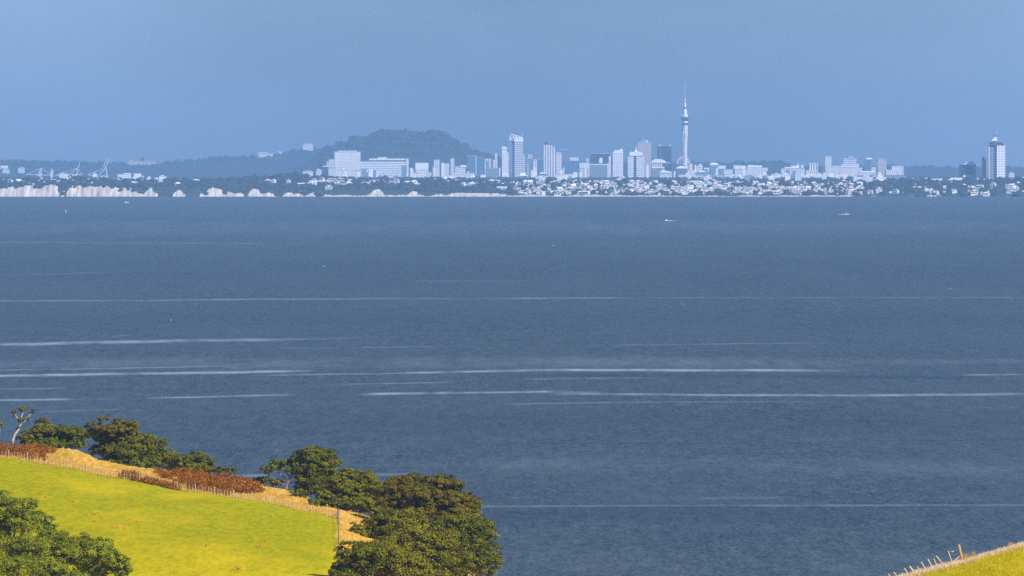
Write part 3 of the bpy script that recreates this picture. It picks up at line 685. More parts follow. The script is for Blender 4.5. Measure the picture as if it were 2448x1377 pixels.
HCOL = [(M_wwhite,M_rwhite,'white'),(M_wwhite,M_rgrey,'grey-roofed white'),(M_wcream,M_rwhite,'cream'),(M_wcream,M_rred,'red-roofed'),(M_wgrey,M_rwhite,'white-roofed grey'),(M_wgrey,M_rgrey,'grey')]
MARKS = [(20,'the left border'),(98,'the lowered port crane'),(160,'the middle port crane'),(240,'the raised port crane'),(340,'the ridge block'),(390,'the port cube'),
 (505,'the tall pale cliff slip'),(605,'the second cliff slip'),(745,'the framed cliff house'),(830,'the gridded hospital block'),(915,'the hospital wing'),(1008,'the square white slab'),(1065,'the hill-foot slab'),(1137,'the glass pair'),
 (1208,'the slim white tower'),(1233,'the slant-topped tower'),(1315,'the ribbed tower'),(1365,'the low glass block'),(1434,'the navy block'),(1472,'the slope-crowned tower'),(1521,'the spired twin tower'),(1575,'the colonnaded hall'),
 (1637,'the tall needle tower'),(1710,'the white office cluster'),(1800,'the wide pale block'),(1895,'the pale terrace blocks'),(1980,'the lone slender tower'),(2040,'the stepped building'),(2105,'the white church tower'),(2230,'the long white shed'),(2313,'the dark glass cube'),(2385,'the pyramid-topped tower'),(2440,'the right border')]
def far_hit(px, py):
    Ds = np.arange(DS + 6, DS + 900, 4.0)
    x = (px - 1224) * Ds / F; z = HC - (py - YH) * Ds / F
    hit = np.nonzero(z <= far_z(x, Ds))[0]
    return None if len(hit) == 0 else float(Ds[hit[0]])
# rows of house specks: measured bright ones first, then the looser scatter between them
MEAS = [(6,436,1),(22,438,1),(44,437,0),(64,430,0),(105,432,0),(126,431,4),(133,435,0),(163,431,4),(168,434,1),(205,434,4),(228,433,0),(285,428,0),(310,431,0),(322,440,4),(384,438,1),(425,443,0),(420,431,0),(455,427,4),(470,430,0),
 (641,435,2),(654,437,0),(690,437,0),(750,435,4),(770,433,3),(790,434,1),(814,435,5),(833,440,0),(810,443,0),(785,453,0),(935,440,1),(945,437,1),(975,440,5),(990,438,0),(1010,435,1),(1070,440,3),(1090,438,3),(1098,437,4),(1108,444,0),(1128,443,5),(1152,436,2),(1180,436,4),(1200,453,4),(1232,454,1),(1245,454,1),(1255,438,0),(1267,439,0),(1290,439,4),(1297,436,2),(1285,458,1),
 (1338,456,0),(1370,449,4),(1378,452,1),(1395,445,4),(1405,450,1),(1396,464,4),(1333,467,1),(1360,463,1),(1450,447,4),(1468,445,0),(1450,438,2),(1478,435,4),(1485,432,0),(1510,435,5),(1526,437,0),(1537,432,1),(1570,434,4),(1582,435,4),(1610,438,0),(1578,447,0),(1546,453,0),(1528,457,4),(1505,460,0),(1556,462,1),(1575,458,4),(1590,455,1),(1620,455,4),(1635,452,1),(1650,456,2),(1664,440,4),(1680,441,4),(1690,456,1),(1700,453,0),(1717,447,0),(1735,447,4),(1722,449,0),
 (1760,460,4),(1785,455,1),(1793,463,2),(1820,446,4),(1838,441,0),(1852,448,2),(1862,460,4),(1857,466,4),(1870,450,1),(1893,453,4),(1915,449,1),(1932,453,4),(1955,447,0),(1997,438,0),(2015,440,3),(2036,459,4),(2054,452,4),(2055,443,4),(2058,455,2),(2192,452,4),(2215,457,2),(2256,451,0),(2280,461,1),(2325,450,2),(2340,448,4),(2328,465,2),(2374,445,4),(2412,450,4),(2420,447,0),(2424,452,0),(2418,457,1),(2410,462,0),(2436,452,5),(2358,472-4,0),(2140,462,1),(2100,456,1),(2080,462,1),(1945,440,5),(1970,438,0)]
HP = [(a, b, c if c < 6 else 0) for a, b, c in MEAS]
hr = random.Random(11)
def scat(u0, u1, y0, y1, n):
    for _ in range(n):
        HP.append((hr.uniform(u0, u1), hr.uniform(y0, y1), hr.choice([0,0,0,0,1,1,2,4,4,5,3] if u0 > 700 else [0,1,4,5])))
scat(1240, 1500, 437, 465, 34); scat(1490, 1760, 434, 466, 48); scat(1760, 2060, 438, 466, 38); scat(780, 1240, 433, 444, 18); scat(0, 440, 430, 440, 12); scat(2060, 2448, 444, 464, 22)
houses = []
hcount = {}
for i, (u, y, c) in enumerate(HP):
    meas = i < len(MEAS)
    D = far_hit(u, y)
    if D is None: D = DS + 560 + hr.uniform(0, 120)
    x = (u - 1224) * D / F
    houses.append((u, x, D, float(far_z(x, D)), c, meas, y))
# keep houses apart
kept = []
for h in sorted(houses, key=lambda q: -q[5]):
    if all(abs(h[1]-k[1]) > 15 or abs(h[2]-k[2]) > 16 for k in kept): kept.append(h)
kept.sort(key=lambda q: q[0])
desc = []
for (u, x, D, z, c, meas, y) in kept:
    kd = hr.choice([4, 4, 3, 0, 2]) if c == 4 else hr.choice([0, 0, 1, 2, 2, 3])
    col = {0: 0, 1: 1, 2: 2, 3: 3, 4: 0, 5: 4}[c]
    if hr.random() < 0.12 and c < 3: col = 5
    mk = min(MARKS, key=lambda m_: abs(m_[0] - u))[1]
    row = 'at the waterfront' if y > 456 else ('halfway up' if y > 446 else 'high up')
    desc.append((col, kd, mk, row))
from collections import defaultdict
grp = defaultdict(list)
for i, d in enumerate(desc): grp[(d[0], d[1], d[2], d[3])].append(i)
ORD = {1: [''], 2: ['left of two: ', 'right of two: '], 3: ['left of three: ', 'middle of three: ', 'right of three: ']}
lab = {}
for key, ii in grp.items():
    col, kd, mk, row = key
    body = f"{HCOL[col][2]} {HKIND[kd][1]} house {row} below {mk}"
    for q, i in enumerate(ii):
        pre = ORD[len(ii)][q] if len(ii) in ORD else (['first', 'second', 'third', 'fourth', 'fifth', 'sixth', 'seventh'][min(q, 6)] + ' from left: ')
        lab[i] = pre + body
for i, ((u, x, D, z, c, meas, y), (col, kd, mk, row)) in enumerate(zip(kept, desc)):
    wm, rm, _ = HCOL[col]
    ms = proto(HKIND[kd][0], wm, rm)
    sc = hr.uniform(0.85, 1.2) if meas else hr.uniform(0.55, 0.82)
    root = empty('suburban_house', (x, D, z), R(hr.uniform(-28, 28)))
    root.scale = (sc, sc, sc)
    tag(root, lab[i], 'house', 'houses of the far shore suburb')
    for nm, me in ms: link(nm, me, root)
# the smaller roofs between them, too many to count
kw_, kr_ = [], []
small = {m_.name: (MB(), m_) for m_ in (M_wwhite, M_rwhite, M_rgrey, M_wcream, M_rred, M_wgrey)}
for _ in range(1350):
    u = hr.choice([hr.uniform(1240, 2060)]*4 + [hr.uniform(780, 1240), hr.uniform(-20, 460), hr.uniform(2050, 2460) if hr.random() < 0.5 else hr.uniform(1640, 2060)])
    y = hr.uniform(432, 465) if u > 1240 else hr.uniform(431, 443)
    D = far_hit(u, y) or DS + 580
    x = (u - 1224) * D / F; z = float(far_z(x, D))
    a = hr.uniform(1.8, 4.2); b = hr.uniform(2.5, 4); h_ = hr.uniform(2.6, 4.6); e = hr.uniform(1.2, 2.2)
    wm = hr.choice([M_wwhite, M_wcream, M_wgrey, M_wgrey]).name; rm = hr.choice([M_rwhite, M_rgrey, M_rgrey, M_rred, M_wgrey]).name
    small[wm][0].box(x-a, x+a, D-b, D+b, z-3, z+h_)
    small[rm][0].add([(x-a-.3,D-b-.3,z+h_+.01),(x+a+.3,D-b-.3,z+h_+.01),(x+a+.3,D+b+.3,z+h_+.01),(x-a-.3,D+b+.3,z+h_+.01),(x-a*.4,D,z+h_+e),(x+a*.4,D,z+h_+e)], [(0,1,5,4),(1,2,5),(2,3,4,5),(3,0,4),(0,3,2,1)])
sv, sf, smi, mats_ = [], [], [], []
for q, (nm, (mb_, m_)) in enumerate(small.items()):
    b0 = len(sv); sv += mb_.v; sf += [tuple(i + b0 for i in f) for f in mb_.f]; smi += [q] * len(mb_.f); mats_.append(m_)
me = bpy.data.meshes.new('distant_rooftops'); me.from_pydata(sv, [], sf)
for m_ in mats_: me.materials.append(m_)
me.polygons.foreach_set('material_index', smi)
tag(link('distant_rooftops', me), 'speckle of small roofs and walls half hidden among the far shore trees', 'rooftops', None, 'stuff')
HX = np.array([k[1] for k in kept]); HY = np.array([k[2] for k in kept]); HM = np.array([k[5] for k in kept])
# trees of the suburb
n = 15000
d = rng.random(n)**1.15 * 720 + 4
Dd = DS + d; uu = rng.uniform(-60, 2510, n)
X = (uu - 1224) * Dd / F; Zt = far_z(X, Dd)
dens = np.where(uu < 760, 0.95, np.where(uu < 1230, 0.85, np.where(uu < 2060, 0.35, 0.85)))
dens = np.where((uu > 690) & (uu < 780) & (d > 200), 0.5, dens)
keep = rng.random(n) < dens
bz = np.where((uu < 780) & (bare_t(uu) > 465.6), -12, (470 - bare_t(uu)) * DS / F)
keep &= ~((d < 30) & (Zt < bz - 2.0 + rng.uniform(-5, 2, n))); keep &= ~((d < 26) & (uu > 780) & (uu < 2030))
for hx0, hy0, mm in zip(HX, HY, HM):
    r_ = 13 if mm else 8
    keep &= ~((np.abs(X - hx0) < r_) & (Dd - hy0 > -(90 if mm else 30)) & (Dd - hy0 < 12))
X, Dd, Zt, uu = X[keep], Dd[keep], Zt[keep], uu[keep]
hs = rng.uniform(1.8, 5.0, len(X)) * np.where(rng.random(len(X)) < 0.12, 1.6, 1) * (0.75 + 0.5 * vnoise(X * 0.02, Dd * 0.02) + 0.25)
ws = hs * rng.uniform(0.9, 1.6, len(X))
wood('shore_woodland', 'dark trees covering the slope of the far shore between its houses', np.stack([X, Dd, Zt - 1], 1), hs, ws, M_wood)
# trees of the flats behind, around the city blocks
n = 2600
uu = rng.uniform(-60, 2510, n); Dd = rng.uniform(23300, 24900, n); X = (uu - 1224) * Dd / F
wood('city_parkland', 'blue hazy trees among the foot of the city blocks', np.stack([X, Dd, far_z(X, Dd)], 1), rng.uniform(5, 9, n), rng.uniform(7, 16, n), M_wood)
def ridge_wood(name, label, hx, hy, hz, i0, i1, n, h0, h1):
    k = rng.integers(i0, i1, n); j = rng.integers(0, hx.shape[1], n)
    p = np.stack([hx[k, j] + rng.uniform(-3, 3, n), hy[k, j], hz[k, j] - 2], 1)
    hs = rng.uniform(h0, h1, n); hs = hs * np.where(rng.random(n) < 0.06, 1.7, 1)
    wood(name, label, p, hs, hs * rng.uniform(0.8, 1.6, n), M_wood)
ridge_wood('ridge_woodland', 'hazy trees along the low ridge behind the city', hx, hy, hz_, 3, 8, 5200, 3.5, 7)
ridge_wood('cone_woodland', 'hazy trees over the volcanic hill behind the hospital', cx_, cy_, cz_, 2, 8, 2600, 4, 9)
# ---------------------------------------------------------------- the city across the harbour
GL = (0.10, 0.14, 0.20)
W = {
 'white': facade('white_facade', (0.93, 0.92, 0.90), (0.34, 0.38, 0.43), 5.5, 6.5, 0.42, 0.5),
 'whitegrid': facade('white_grid_facade', (0.94, 0.93, 0.91), (0.36, 0.41, 0.48), 6.0, 6.5, 0.48, 0.52),
 'whitebands': facade('white_banded_facade', (0.95, 0.95, 0.94), (0.30, 0.35, 0.43), 5.5, 6, 0.38, 0.5, 'bands'),
 'plain': plain('white_render', (0.95, 0.945, 0.93), 0.6, 0.05, 0.03),
 'cream': facade('cream_facade', (0.88, 0.83, 0.74), (0.5, 0.48, 0.45), 6, 8, 0.35, 0.4),
 'pale': facade('pale_facade', (0.78, 0.79, 0.80), (0.34, 0.38, 0.44), 6, 7, 0.5, 0.5),
 'palebands': facade('pale_banded_facade', (0.80, 0.80, 0.80), (0.22, 0.27, 0.33), 6, 7, 0.5, 0.5, 'bands'),
 'ribs': facade('ribbed_facade', (0.93, 0.90, 0.88), (0.24, 0.27, 0.33), 6, 8.0, 0.5, 0.5, 'ribs'),
 'grey': facade('grey_facade', (0.36, 0.39, 0.43), (0.12, 0.15, 0.20), 6, 7, 0.5, 0.55),
 'pink': facade('pinkish_facade', (0.60, 0.50, 0.50), (0.22, 0.22, 0.27), 6.5, 6.5, 0.45, 0.55),
 'glass': facade('blue_glass_facade', (0.13, 0.22, 0.32), (0.05, 0.12, 0.20), 7, 7, 0.75, 0.8),
 'navy': facade('navy_glass_facade', (0.030, 0.045, 0.085), (0.012, 0.022, 0.05), 8, 8, 0.7, 0.75),
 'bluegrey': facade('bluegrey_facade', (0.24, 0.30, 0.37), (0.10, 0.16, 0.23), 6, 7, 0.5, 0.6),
 'blueroof': plain('bright_blue_crown', (0.08, 0.42, 0.80), 0.4, 0.05, 0.05),
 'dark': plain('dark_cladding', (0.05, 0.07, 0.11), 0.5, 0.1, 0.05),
 'roofgrey': plain('city_roof_grey', (0.45, 0.46, 0.48), 0.8, 0.1, 0.05),
 'craneblue': plain('crane_paint', (0.52, 0.60, 0.68), 0.5, 0.1, 0.05),
 'steel': plain('mast_steel', (0.62, 0.65, 0.70), 0.5, 0.1, 0.05),
 'towerwhite': plain('tower_white', (0.92, 0.92, 0.92), 0.5, 0.03, 0.02),  # plain white paint, no emission
 'concrete': plain('tower_concrete', (0.72, 0.71, 0.70), 0.8, 0.06, 0.02),
 'rose': plain('rose_cladding', (0.62, 0.50, 0.52), 0.7, 0.06, 0.02),
}
CITY = 'city blocks across the water'
def LD(layer): return 24000 + 110 * layer
def px_box(mb, x0, x1, yt, yb, D, o, depth, front=0.0):
    a = P(x0, yt, D); b = P(x1, yb, D)
    mb.box(a[0]-o[0], b[0]-o[0], D-o[1]-front, D-o[1]+depth, b[2]-o[2], a[2]-o[2])
def B(label, x0, x1, yt, D, mat, extras=(), name='city_building', depth=None, roof='roofgrey', cat='building', wall_yb=None, roofed=True, group=CITY):
    s = D / F; w = (x1 - x0) * s
    depth = depth or min(max(w, 14), 42)
    xc = (x0 + x1) / 2
    ox, oy, _ = P(xc, yt, D); gz = float(far_z(ox, D)) - 0.5
    o = (ox, oy, gz)
    root = empty(name, o); tag(root, label, cat, group)
    zt = P(xc, yt, D)[2] - gz
    mb = MB(); mb.box(-w/2, w/2, 0, depth, -4, zt); mb.build('wall', W[mat], root)
    if roofed:
        mb = MB(); mb.box(-w/2-0.5, w/2+0.5, -0.5, depth+0.5, zt+0.01, zt+1.6); mb.build('roof', W[roof], root)
    for e in extras:
        nm, a, b, c, d, m2 = e[:6]; fr = e[6] if len(e) > 6 else -3.0; dp = e[7] if len(e) > 7 else max(6, depth - 6)
        mb = MB()
        if nm in ('mast', 'spire', 'antenna'):
            p = P(a, c, D); q = P(b, d, D); yy = depth/2
            mb.tube([(q[0]-ox, yy, q[2]-gz), (p[0]-ox, yy, p[2]-gz)], [e[6] if len(e) > 6 else 1.6, 0.5], 6)
        else:
            px_box(mb, a, b, c, d, D, o, dp, fr)
        mb.build(nm, W[m2], root)
    return root
def poly_part(root, name, pts, D, y0, y1, mat):
    """a prism whose front outline is given in photo rows, y0..y1 metres behind D"""
    o = root.location; n = len(pts)
    vs = [(P(a, b, D)[0]-o[0], y0, P(a, b, D)[2]-o[2]) for a, b in pts] + [(P(a, b, D)[0]-o[0], y1, P(a, b, D)[2]-o[2]) for a, b in pts]
    fs = [tuple(range(n)), tuple(range(n, 2*n))[::-1]] + [((i+1) % n, i, i+n, (i+1) % n + n) for i in range(n)]
    mb = MB(); mb.add(vs, fs); return mb.build(name, W[mat], root)
# --- hospital hill
D = LD(12)
r = B('big gridded white hospital block with a raised middle in front of the volcanic hill', 800, 861, 363, D, 'whitegrid', [('roof_storey', 808, 853, 360, 363.5, 'whitegrid', -2)], name='hospital_block', depth=60)
B('pale thin wing at the left end of the gridded hospital block', 786, 799, 381, LD(13), 'pale', [('terrace', 771, 786, 396, 399, 'pale', 0), ('stair_tower', 781, 787, 385, 399, 'pale', -1)])
r = B('very long low white hospital wing with a set-back upper storey', 859, 976, 386, LD(11), 'whitebands', [('upper_storey', 882, 976, 379, 383, 'white', -6), ('dark_strip', 883, 975, 383, 386, 'dark', -8), ('plant_room', 904, 924, 376, 379, 'white', -8), ('end_tower', 971, 976.5, 379, 425, 'white', 2, 20)], name='hospital_wing', depth=60)  # dark strip set back between the two storeys
B('pale rounded block furthest left at the hospital foot', 785, 804, 402, LD(7), 'pale', [('plant_room', 789, 800, 400, 402, 'pale')])
B('bright white slab with a small roof cap below the gridded hospital', 812, 829, 407, LD(5), 'white', [('plant_room', 818, 824, 403, 407, 'plain'), ('stair_tower', 823, 828, 410, 428, 'plain', 1.0, 10)])
B('pale slab with a white right part by the end of the gridded hospital', 841, 861, 408, LD(6), 'pale', [('stair_tower', 852, 860.5, 412, 430, 'plain', 1.2, 12)])  # pale wall with a white block on the right of its front
B('blue-grey block between two white slabs under the long wing', 864, 880, 405, LD(6), 'bluegrey', [('podium', 862, 881, 424, 430, 'white', 3, 20)])
B('narrow white block left of a dark gap under the long wing', 882, 891, 403, LD(5), 'plain', [('shoulder', 877, 884, 406, 411, 'plain', -2)])
B('dark narrow block between white ones under the long wing', 892, 898.5, 408, LD(4), 'bluegrey')
B('white narrow block right of the dark gap under the long wing', 899, 907, 407, LD(5), 'white')
B('little bright white tower under the middle of the long wing', 912, 918, 418, LD(2), 'plain', [('shoulder', 906, 912, 420, 430, 'bluegrey', -2)])
B('low grey gridded block under the right half of the long wing', 919, 950, 419, LD(3), 'pale')
B('low block with a white top beside the low grey grid', 951, 960, 421, LD(2), 'pale', [('plant_room', 953, 958, 418.5, 421, 'plain')])
B('blue-grey glass slab before the right end of the long wing', 960, 972, 396, LD(6), 'bluegrey', [('plant_room', 962, 970, 393.5, 396, 'pale')])
B('thin white sliver block right of the blue-grey slab', 972.5, 976, 411, LD(3), 'plain')
B('cream tower with two bright ribs beside the square white slab', 979, 989, 405, LD(4), 'cream', [('stair_tower', 981, 984, 403, 430, 'plain', 1.5, 8), ('plant_room', 980, 987, 402, 405, 'cream')])
B('short white block against the foot of the square white slab', 988, 1001, 414, LD(3), 'white')
B('square white slab with a blank upper half', 993, 1024, 390, LD(6), 'white', [('blank_front', 993, 1024, 390, 406, 'plain', 1.0, 3)])
B('low white block stepped down right of the square white slab', 1020, 1031, 412, LD(3), 'pale')
B('slim pale tower on the hill foot right of the square slab', 1034, 1045, 399, LD(5), 'pale', [('stair_tower', 1036, 1040, 401, 430, 'plain', 1, 6)])
B('hazy pale block behind the slim pale tower', 1037, 1051, 383, LD(10), 'pale', [('plant_room', 1040, 1048, 381, 383, 'grey')])
B('pale slab with a bright left edge at the hill foot', 1055, 1074, 391, LD(6), 'pale', [('stair_tower', 1055, 1061, 389.5, 430, 'plain', 1, 8)])
B('faint tall slab rising behind the pale slab', 1077, 1086, 379, LD(11), 'pale')
B('pale blocky building with a white brow left of the blue glass pair', 1088, 1113, 398, LD(7), 'pale', [('white_brow', 1100, 1115, 395, 400, 'plain', 1.5, 10)])
B('white stepped apartment block below the pale brow', 1079, 1110, 417, LD(3), 'white', [('upper_storey', 1082, 1104, 414, 417, 'white')])
B('greyish apartment block left of the blue glass pair at ground level', 1111, 1134, 414, LD(2), 'pale', [('plant_room', 1116, 1122, 410, 414, 'white')])
B('left one of the two blue glass blocks', 1117, 1138, 373, LD(8), 'glass', [('edge_fin', 1137, 1139, 371, 430, 'pale', 1, 6)])
B('right one of the two blue glass blocks', 1140, 1157, 376, LD(8), 'glass', [('roof_sign', 1145, 1147, 371, 376, 'pink', -4, 4)])
B('small bright white box at the foot of the right blue glass block', 1149, 1161, 418, LD(2), 'plain')
B('pale pair of ribs standing behind the blue-grey plinth', 1159, 1175, 380, LD(8), 'ribs', [('dark_recess', 1164, 1167, 384, 403, 'bluegrey', 0.5, 3)])
B('faint pale block between the ribbed pair and the slim white tower', 1178, 1189, 382, LD(9), 'pale', [('stair_tower', 1184, 1189, 366, 382, 'pale')])
B('blue-grey plinth block left of the slim white tower', 1160, 1196, 403, LD(4), 'bluegrey', [('edge_fin', 1193.5, 1196, 401, 424, 'plain', 1, 6)])
# --- slim white tower
D = LD(3)
r = B('slim white tower with a curved white cap above a dark slit', 1200, 1216, 364, D, 'white', [('upper_shaft', 1200, 1212, 357.5, 364, 'white', -1), ('dark_slit', 1200.4, 1212, 356, 358, 'dark', -1.5), ('bright_base', 1200.5, 1215.5, 415, 434, 'plain', 1.2, 6)], name='city_tower', roofed=False)
poly_part(r, 'curved_cap', [(1199.5,356.2),(1213,356.2),(1212.5,353.2),(1209,351),(1205,350.2),(1200,350.6)], D, 1, 18, 'plain')
# --- slant-topped tower, two faces in two colours, the left one painted as shade
D = LD(5)
r = B('tallest office tower with a slanting open crown and dark left face', 1230, 1250, 339, D, 'palebands', [('shade_toned_face', 1216.5, 1229.9, 336, 432, 'bluegrey', -6), ('top_band', 1229.5, 1250.5, 330.5, 339, 'plain', 0.5), ], name='city_tower', roofed=False)
poly_part(r, 'slanted_crown', [(1216.5,336),(1229.5,336),(1229.5,330.4),(1250.5,330.4),(1249,328),(1222,320.5),(1219,322)], D, 4, 26, 'pale')
for a, b in (((1221,320.3),(1248,328.2)), ((1221,320.3),(1229,331)), ((1229,323),(1236,331)), ((1237,325),(1243,331))):
    mb = MB(); o = r.location; p = P(*a, D); q = P(*b, D); mb.tube([(p[0]-o[0], 3, p[2]-o[2]), (q[0]-o[0], 3, q[2]-o[2])], 1.1, 5); mb.build('crown_truss', W['plain'], r)
mb = MB(); p = P(1248.5,317,D); q = P(1248.8,330,D); mb.tube([(p[0]-r.location[0], 12, p[2]-r.location[2]), (q[0]-r.location[0], 12, q[2]-r.location[2])], 0.8, 5); mb.build('mast', W['steel'], r)
B('blue glass block with pale ribs right of the slant-topped tower', 1251, 1271, 380, LD(6), 'bluegrey', [('pink_top', 1262, 1273, 368, 381, 'pink', -8), ('stair_tower', 1250.5, 1254, 369, 432, 'pale', 1, 6), ('edge_fin', 1261, 1263, 392, 430, 'pale', 1, 5)])
B('faint pale block stepping down right of the ribbed blue glass', 1274, 1293, 384, LD(9), 'pale', [('plant_room', 1276, 1284, 381, 384, 'pale')])
r = B('small white building with a pointed roof in the gap of the towers', 1270, 1283, 408, LD(3), 'plain', roofed=False)
poly_part(r, 'pointed_roof', [(1269,408.5),(1284,408.5),(1279.5,399.5),(1276,404)], LD(3), -1, 14, 'plain')
B('dark blue block left of the ribbed apartment tower', 1284, 1299, 381, LD(7), 'glass')
D = LD(6)
r = B('ribbed apartment tower with a roofline sloping down to the right', 1300, 1329, 356, D, 'ribs', [('dark_cap', 1301.5, 1309, 340, 347, 'dark', -8, 8)], name='city_tower', roofed=False)
poly_part(r, 'sloping_top', [(1300,356.3),(1329,356.3),(1328,352),(1322,350),(1316,347),(1300,346)], D, 0, 30, 'ribs')
B('pale grid tower against the right side of the ribbed tower', 1329.5, 1343, 367, LD(6), 'pale', [('plant_room', 1331, 1341, 364, 367, 'pale')])
B('white stepped hall like a small ziggurat below the dark blue block', 1288, 1311, 420, LD(1), 'plain', [('upper_storey', 1291, 1308, 411, 420, 'white'), ('brow', 1290, 1309, 416, 417.5, 'dark', 0.5, 6)])
B('white disc-roofed hall in front of the slant-topped tower', 1239, 1262, 421, LD(1), 'pale', [('wide_roof', 1237, 1262, 419, 421, 'plain', 3, 30), ('drum', 1244, 1257, 413, 419, 'plain', -4, 14)])
B('long low white wing at the foot of the ribbed tower', 1328, 1369, 417, LD(3), 'white', [('right_step', 1368, 1372, 419, 430, 'plain', 2, 20)])
B('small white cube on the low wing beside the grid tower', 1338, 1345, 405, LD(4), 'plain')
B('tiny pale cube right of the small white cube', 1345.5, 1350, 401, LD(5), 'pale')
B('wide blue glass block with a pale penthouse in front of the ridge', 1346, 1384, 384, LD(8), 'glass', [('penthouse', 1362, 1384, 376, 388, 'pale', -12, 20), ('roof_rail', 1338, 1357, 356.5, 357.5, 'steel', -16, 4)], roofed=False)
B('bright white box at the foot of the wide blue glass block', 1370, 1381, 412, LD(2), 'plain')
B('small bright box beside the white gate-shaped building', 1385, 1391, 411, LD(1), 'plain')
B('white gate-shaped building with a dark opening left of the navy block', 1386, 1409, 390, LD(5), 'pale', [('brow', 1385.5, 1409.5, 389, 402, 'white', 1, 8), ('leg', 1397, 1400, 402, 430, 'plain', 1.5, 8), ('leg', 1406.5, 1409, 398, 430, 'plain', 1.5, 8)])
B('navy block with a bright white box set in its front', 1413, 1458, 368, LD(8), 'navy', [('white_box', 1432.5, 1440.5, 380, 390, 'plain', 1.5, 6), ('white_cap', 1434, 1439, 377, 380, 'plain', 1.2, 5), ('roof_rail', 1432, 1446, 366.5, 368, 'steel', -4, 6), ('pale_flank', 1402, 1412.5, 378, 388, 'pale', -6, 12)])
B('broad blue-grey block under the navy block', 1410, 1451, 393, LD(4), 'bluegrey', [('roof_band', 1409.5, 1451, 392, 395, 'pale', 0.8, 10), ('stair_tower', 1451.5, 1455, 390, 428, 'white', 1, 8)])
D = LD(5)
r = B('slope-crowned white tower with a bright top rising to the right', 1465, 1490, 366, D, 'whitegrid', [('left_wing', 1455.5, 1464.9, 373, 430, 'whitegrid', -5)], name='city_tower', roofed=False)
poly_part(r, 'sloped_crown', [(1464.5,367),(1490.3,367),(1488,355.2),(1483,356.5),(1479,359.5),(1472,358.5),(1467,361.5)], D, -0.6, 24, 'plain')
# --- twin white tower
D = LD(4)
r = B('twin white tower with a dark central slot and a needle spire', 1501, 1515, 374.5, D, 'whitebands', [('twin_half', 1521, 1540.5, 374.5, 432, 'whitebands', 0, 28), ('central_slot', 1515.1, 1520.9, 373, 432, 'navy', -4, 20), ('crown_base', 1503.5, 1538, 372.6, 374.4, 'dark', -1, 24)], name='city_tower', roofed=False)
poly_part(r, 'crown', [(1504.5,372.5),(1537,372.5),(1535.5,362.8),(1505.5,362.8)], D, 0, 26, 'plain')
poly_part(r, 'spire_foot', [(1517,362.7),(1525,362.7),(1522.5,358.5),(1519.5,358.5)], D, 8, 18, 'plain')
mb = MB(); o = r.location; p = P(1521, 349.5, D); q = P(1521, 359, D); mb.tube([(q[0]-o[0], 13, q[2]-o[2]), (p[0]-o[0], 13, p[2]-o[2])], [2.2, 0.4], 6); mb.build('spire', W['towerwhite'], r)
B('pinkish gridded tower with a bright blue crown behind the twin tower', 1525, 1557, 341, LD(9), 'pink', [('blue_crown', 1534, 1545, 333.5, 340.5, 'blueroof', -5, 14), ('white_crown', 1545.3, 1549, 335.5, 340.5, 'towerwhite', -6, 8), ('mast', 1539, 1539, 325, 334, 'steel', 0.8)], name='city_tower')
B('slim bright white slab right of the twin tower', 1545, 1551, 394, LD(2), 'plain', [('plant_room', 1546, 1550, 392, 394, 'plain')])
B('dark blue slab tower with two small roof huts left of the needle tower', 1571, 1605, 350, LD(9), 'navy', [('roof_hut', 1574, 1582, 345.5, 350, 'pink', -4, 8), ('roof_hut', 1599, 1604, 345.5, 350, 'pink', -4, 8), ('edge_fin', 1577.5, 1579, 352, 395, 'bluegrey', 0.6, 4)], name='city_tower', roofed=False)
r = B('colonnaded white hall with a curved roof in front of the dark slab', 1558, 1584, 389, LD(5), 'bluegrey', [('column', 1559+4.2*i, 1561.2+4.2*i, 388.5, 402, 'plain', 2, 5) for i in range(6)], roofed=False)
poly_part(r, 'curved_roof', [(1556,389),(1594,389.3),(1590,384),(1580,380.5),(1568,379.8),(1560,383)], LD(5), -4, 28, 'plain')
B('grey block with a white roof edge under the colonnaded hall', 1559, 1588, 402, LD(3), 'bluegrey', [('white_edge', 1558.5, 1588.5, 399, 402, 'plain', 1, 20)], roofed=False)
B('dark low block right of the colonnaded hall', 1584, 1604, 391, LD(7), 'navy', [('roof_hut', 1597, 1600, 388, 391, 'pale')])
r = B('grey block under a humped bright white roof', 1578, 1607, 413, LD(1), 'pale', roofed=False)
poly_part(r, 'humped_roof', [(1576,413.5),(1608,413.5),(1605,410.5),(1592,408),(1586,404),(1580,409)], LD(1), -2, 26, 'plain')
B('slim white slab left of the dark glass front at the needle tower foot', 1611, 1614.5, 409, LD(2), 'plain')
r = B('dark glass front with a white roof and a pale arch at the needle tower foot', 1617, 1643, 403, LD(3), 'glass', [('white_roof', 1616.5, 1643.5, 400, 403, 'plain', 1, 22)], roofed=False)
poly_part(r, 'roof_dome', [(1619,400.2),(1640,400.2),(1632,397.5),(1625,397)], LD(3), 4, 20, 'plain')
poly_part(r, 'pale_arch', [(1618,428),(1642.5,428),(1641,422),(1636,418.5),(1630,416.5),(1624,418.5),(1619.5,422)], LD(3), -3, -0.4, 'pale')
B('cream white block with a stepped top right of the dark glass front', 1645, 1661, 407, LD(2), 'cream', [('plant_room', 1648, 1656, 403.5, 407, 'cream'), ('edge_slab', 1660.5, 1664.5, 394, 412, 'plain', -5, 10)])
r = B('rose arched hall wrapped round the foot of the needle tower', 1621, 1650, 386, LD(8), 'pink', [('right_step', 1650, 1656, 391, 430, 'pale', -4)], roofed=False)
poly_part(r, 'arched_top', [(1617,392),(1650,392),(1647,380),(1641,374.5),(1633,372.5),(1625,375.5),(1619,383)], LD(8), -2, 20, 'rose')
poly_part(r, 'arch_window', [(1623,394),(1633,394),(1633,383),(1628,380),(1624,383)], LD(8), -3.5, -2.2, 'bluegrey')
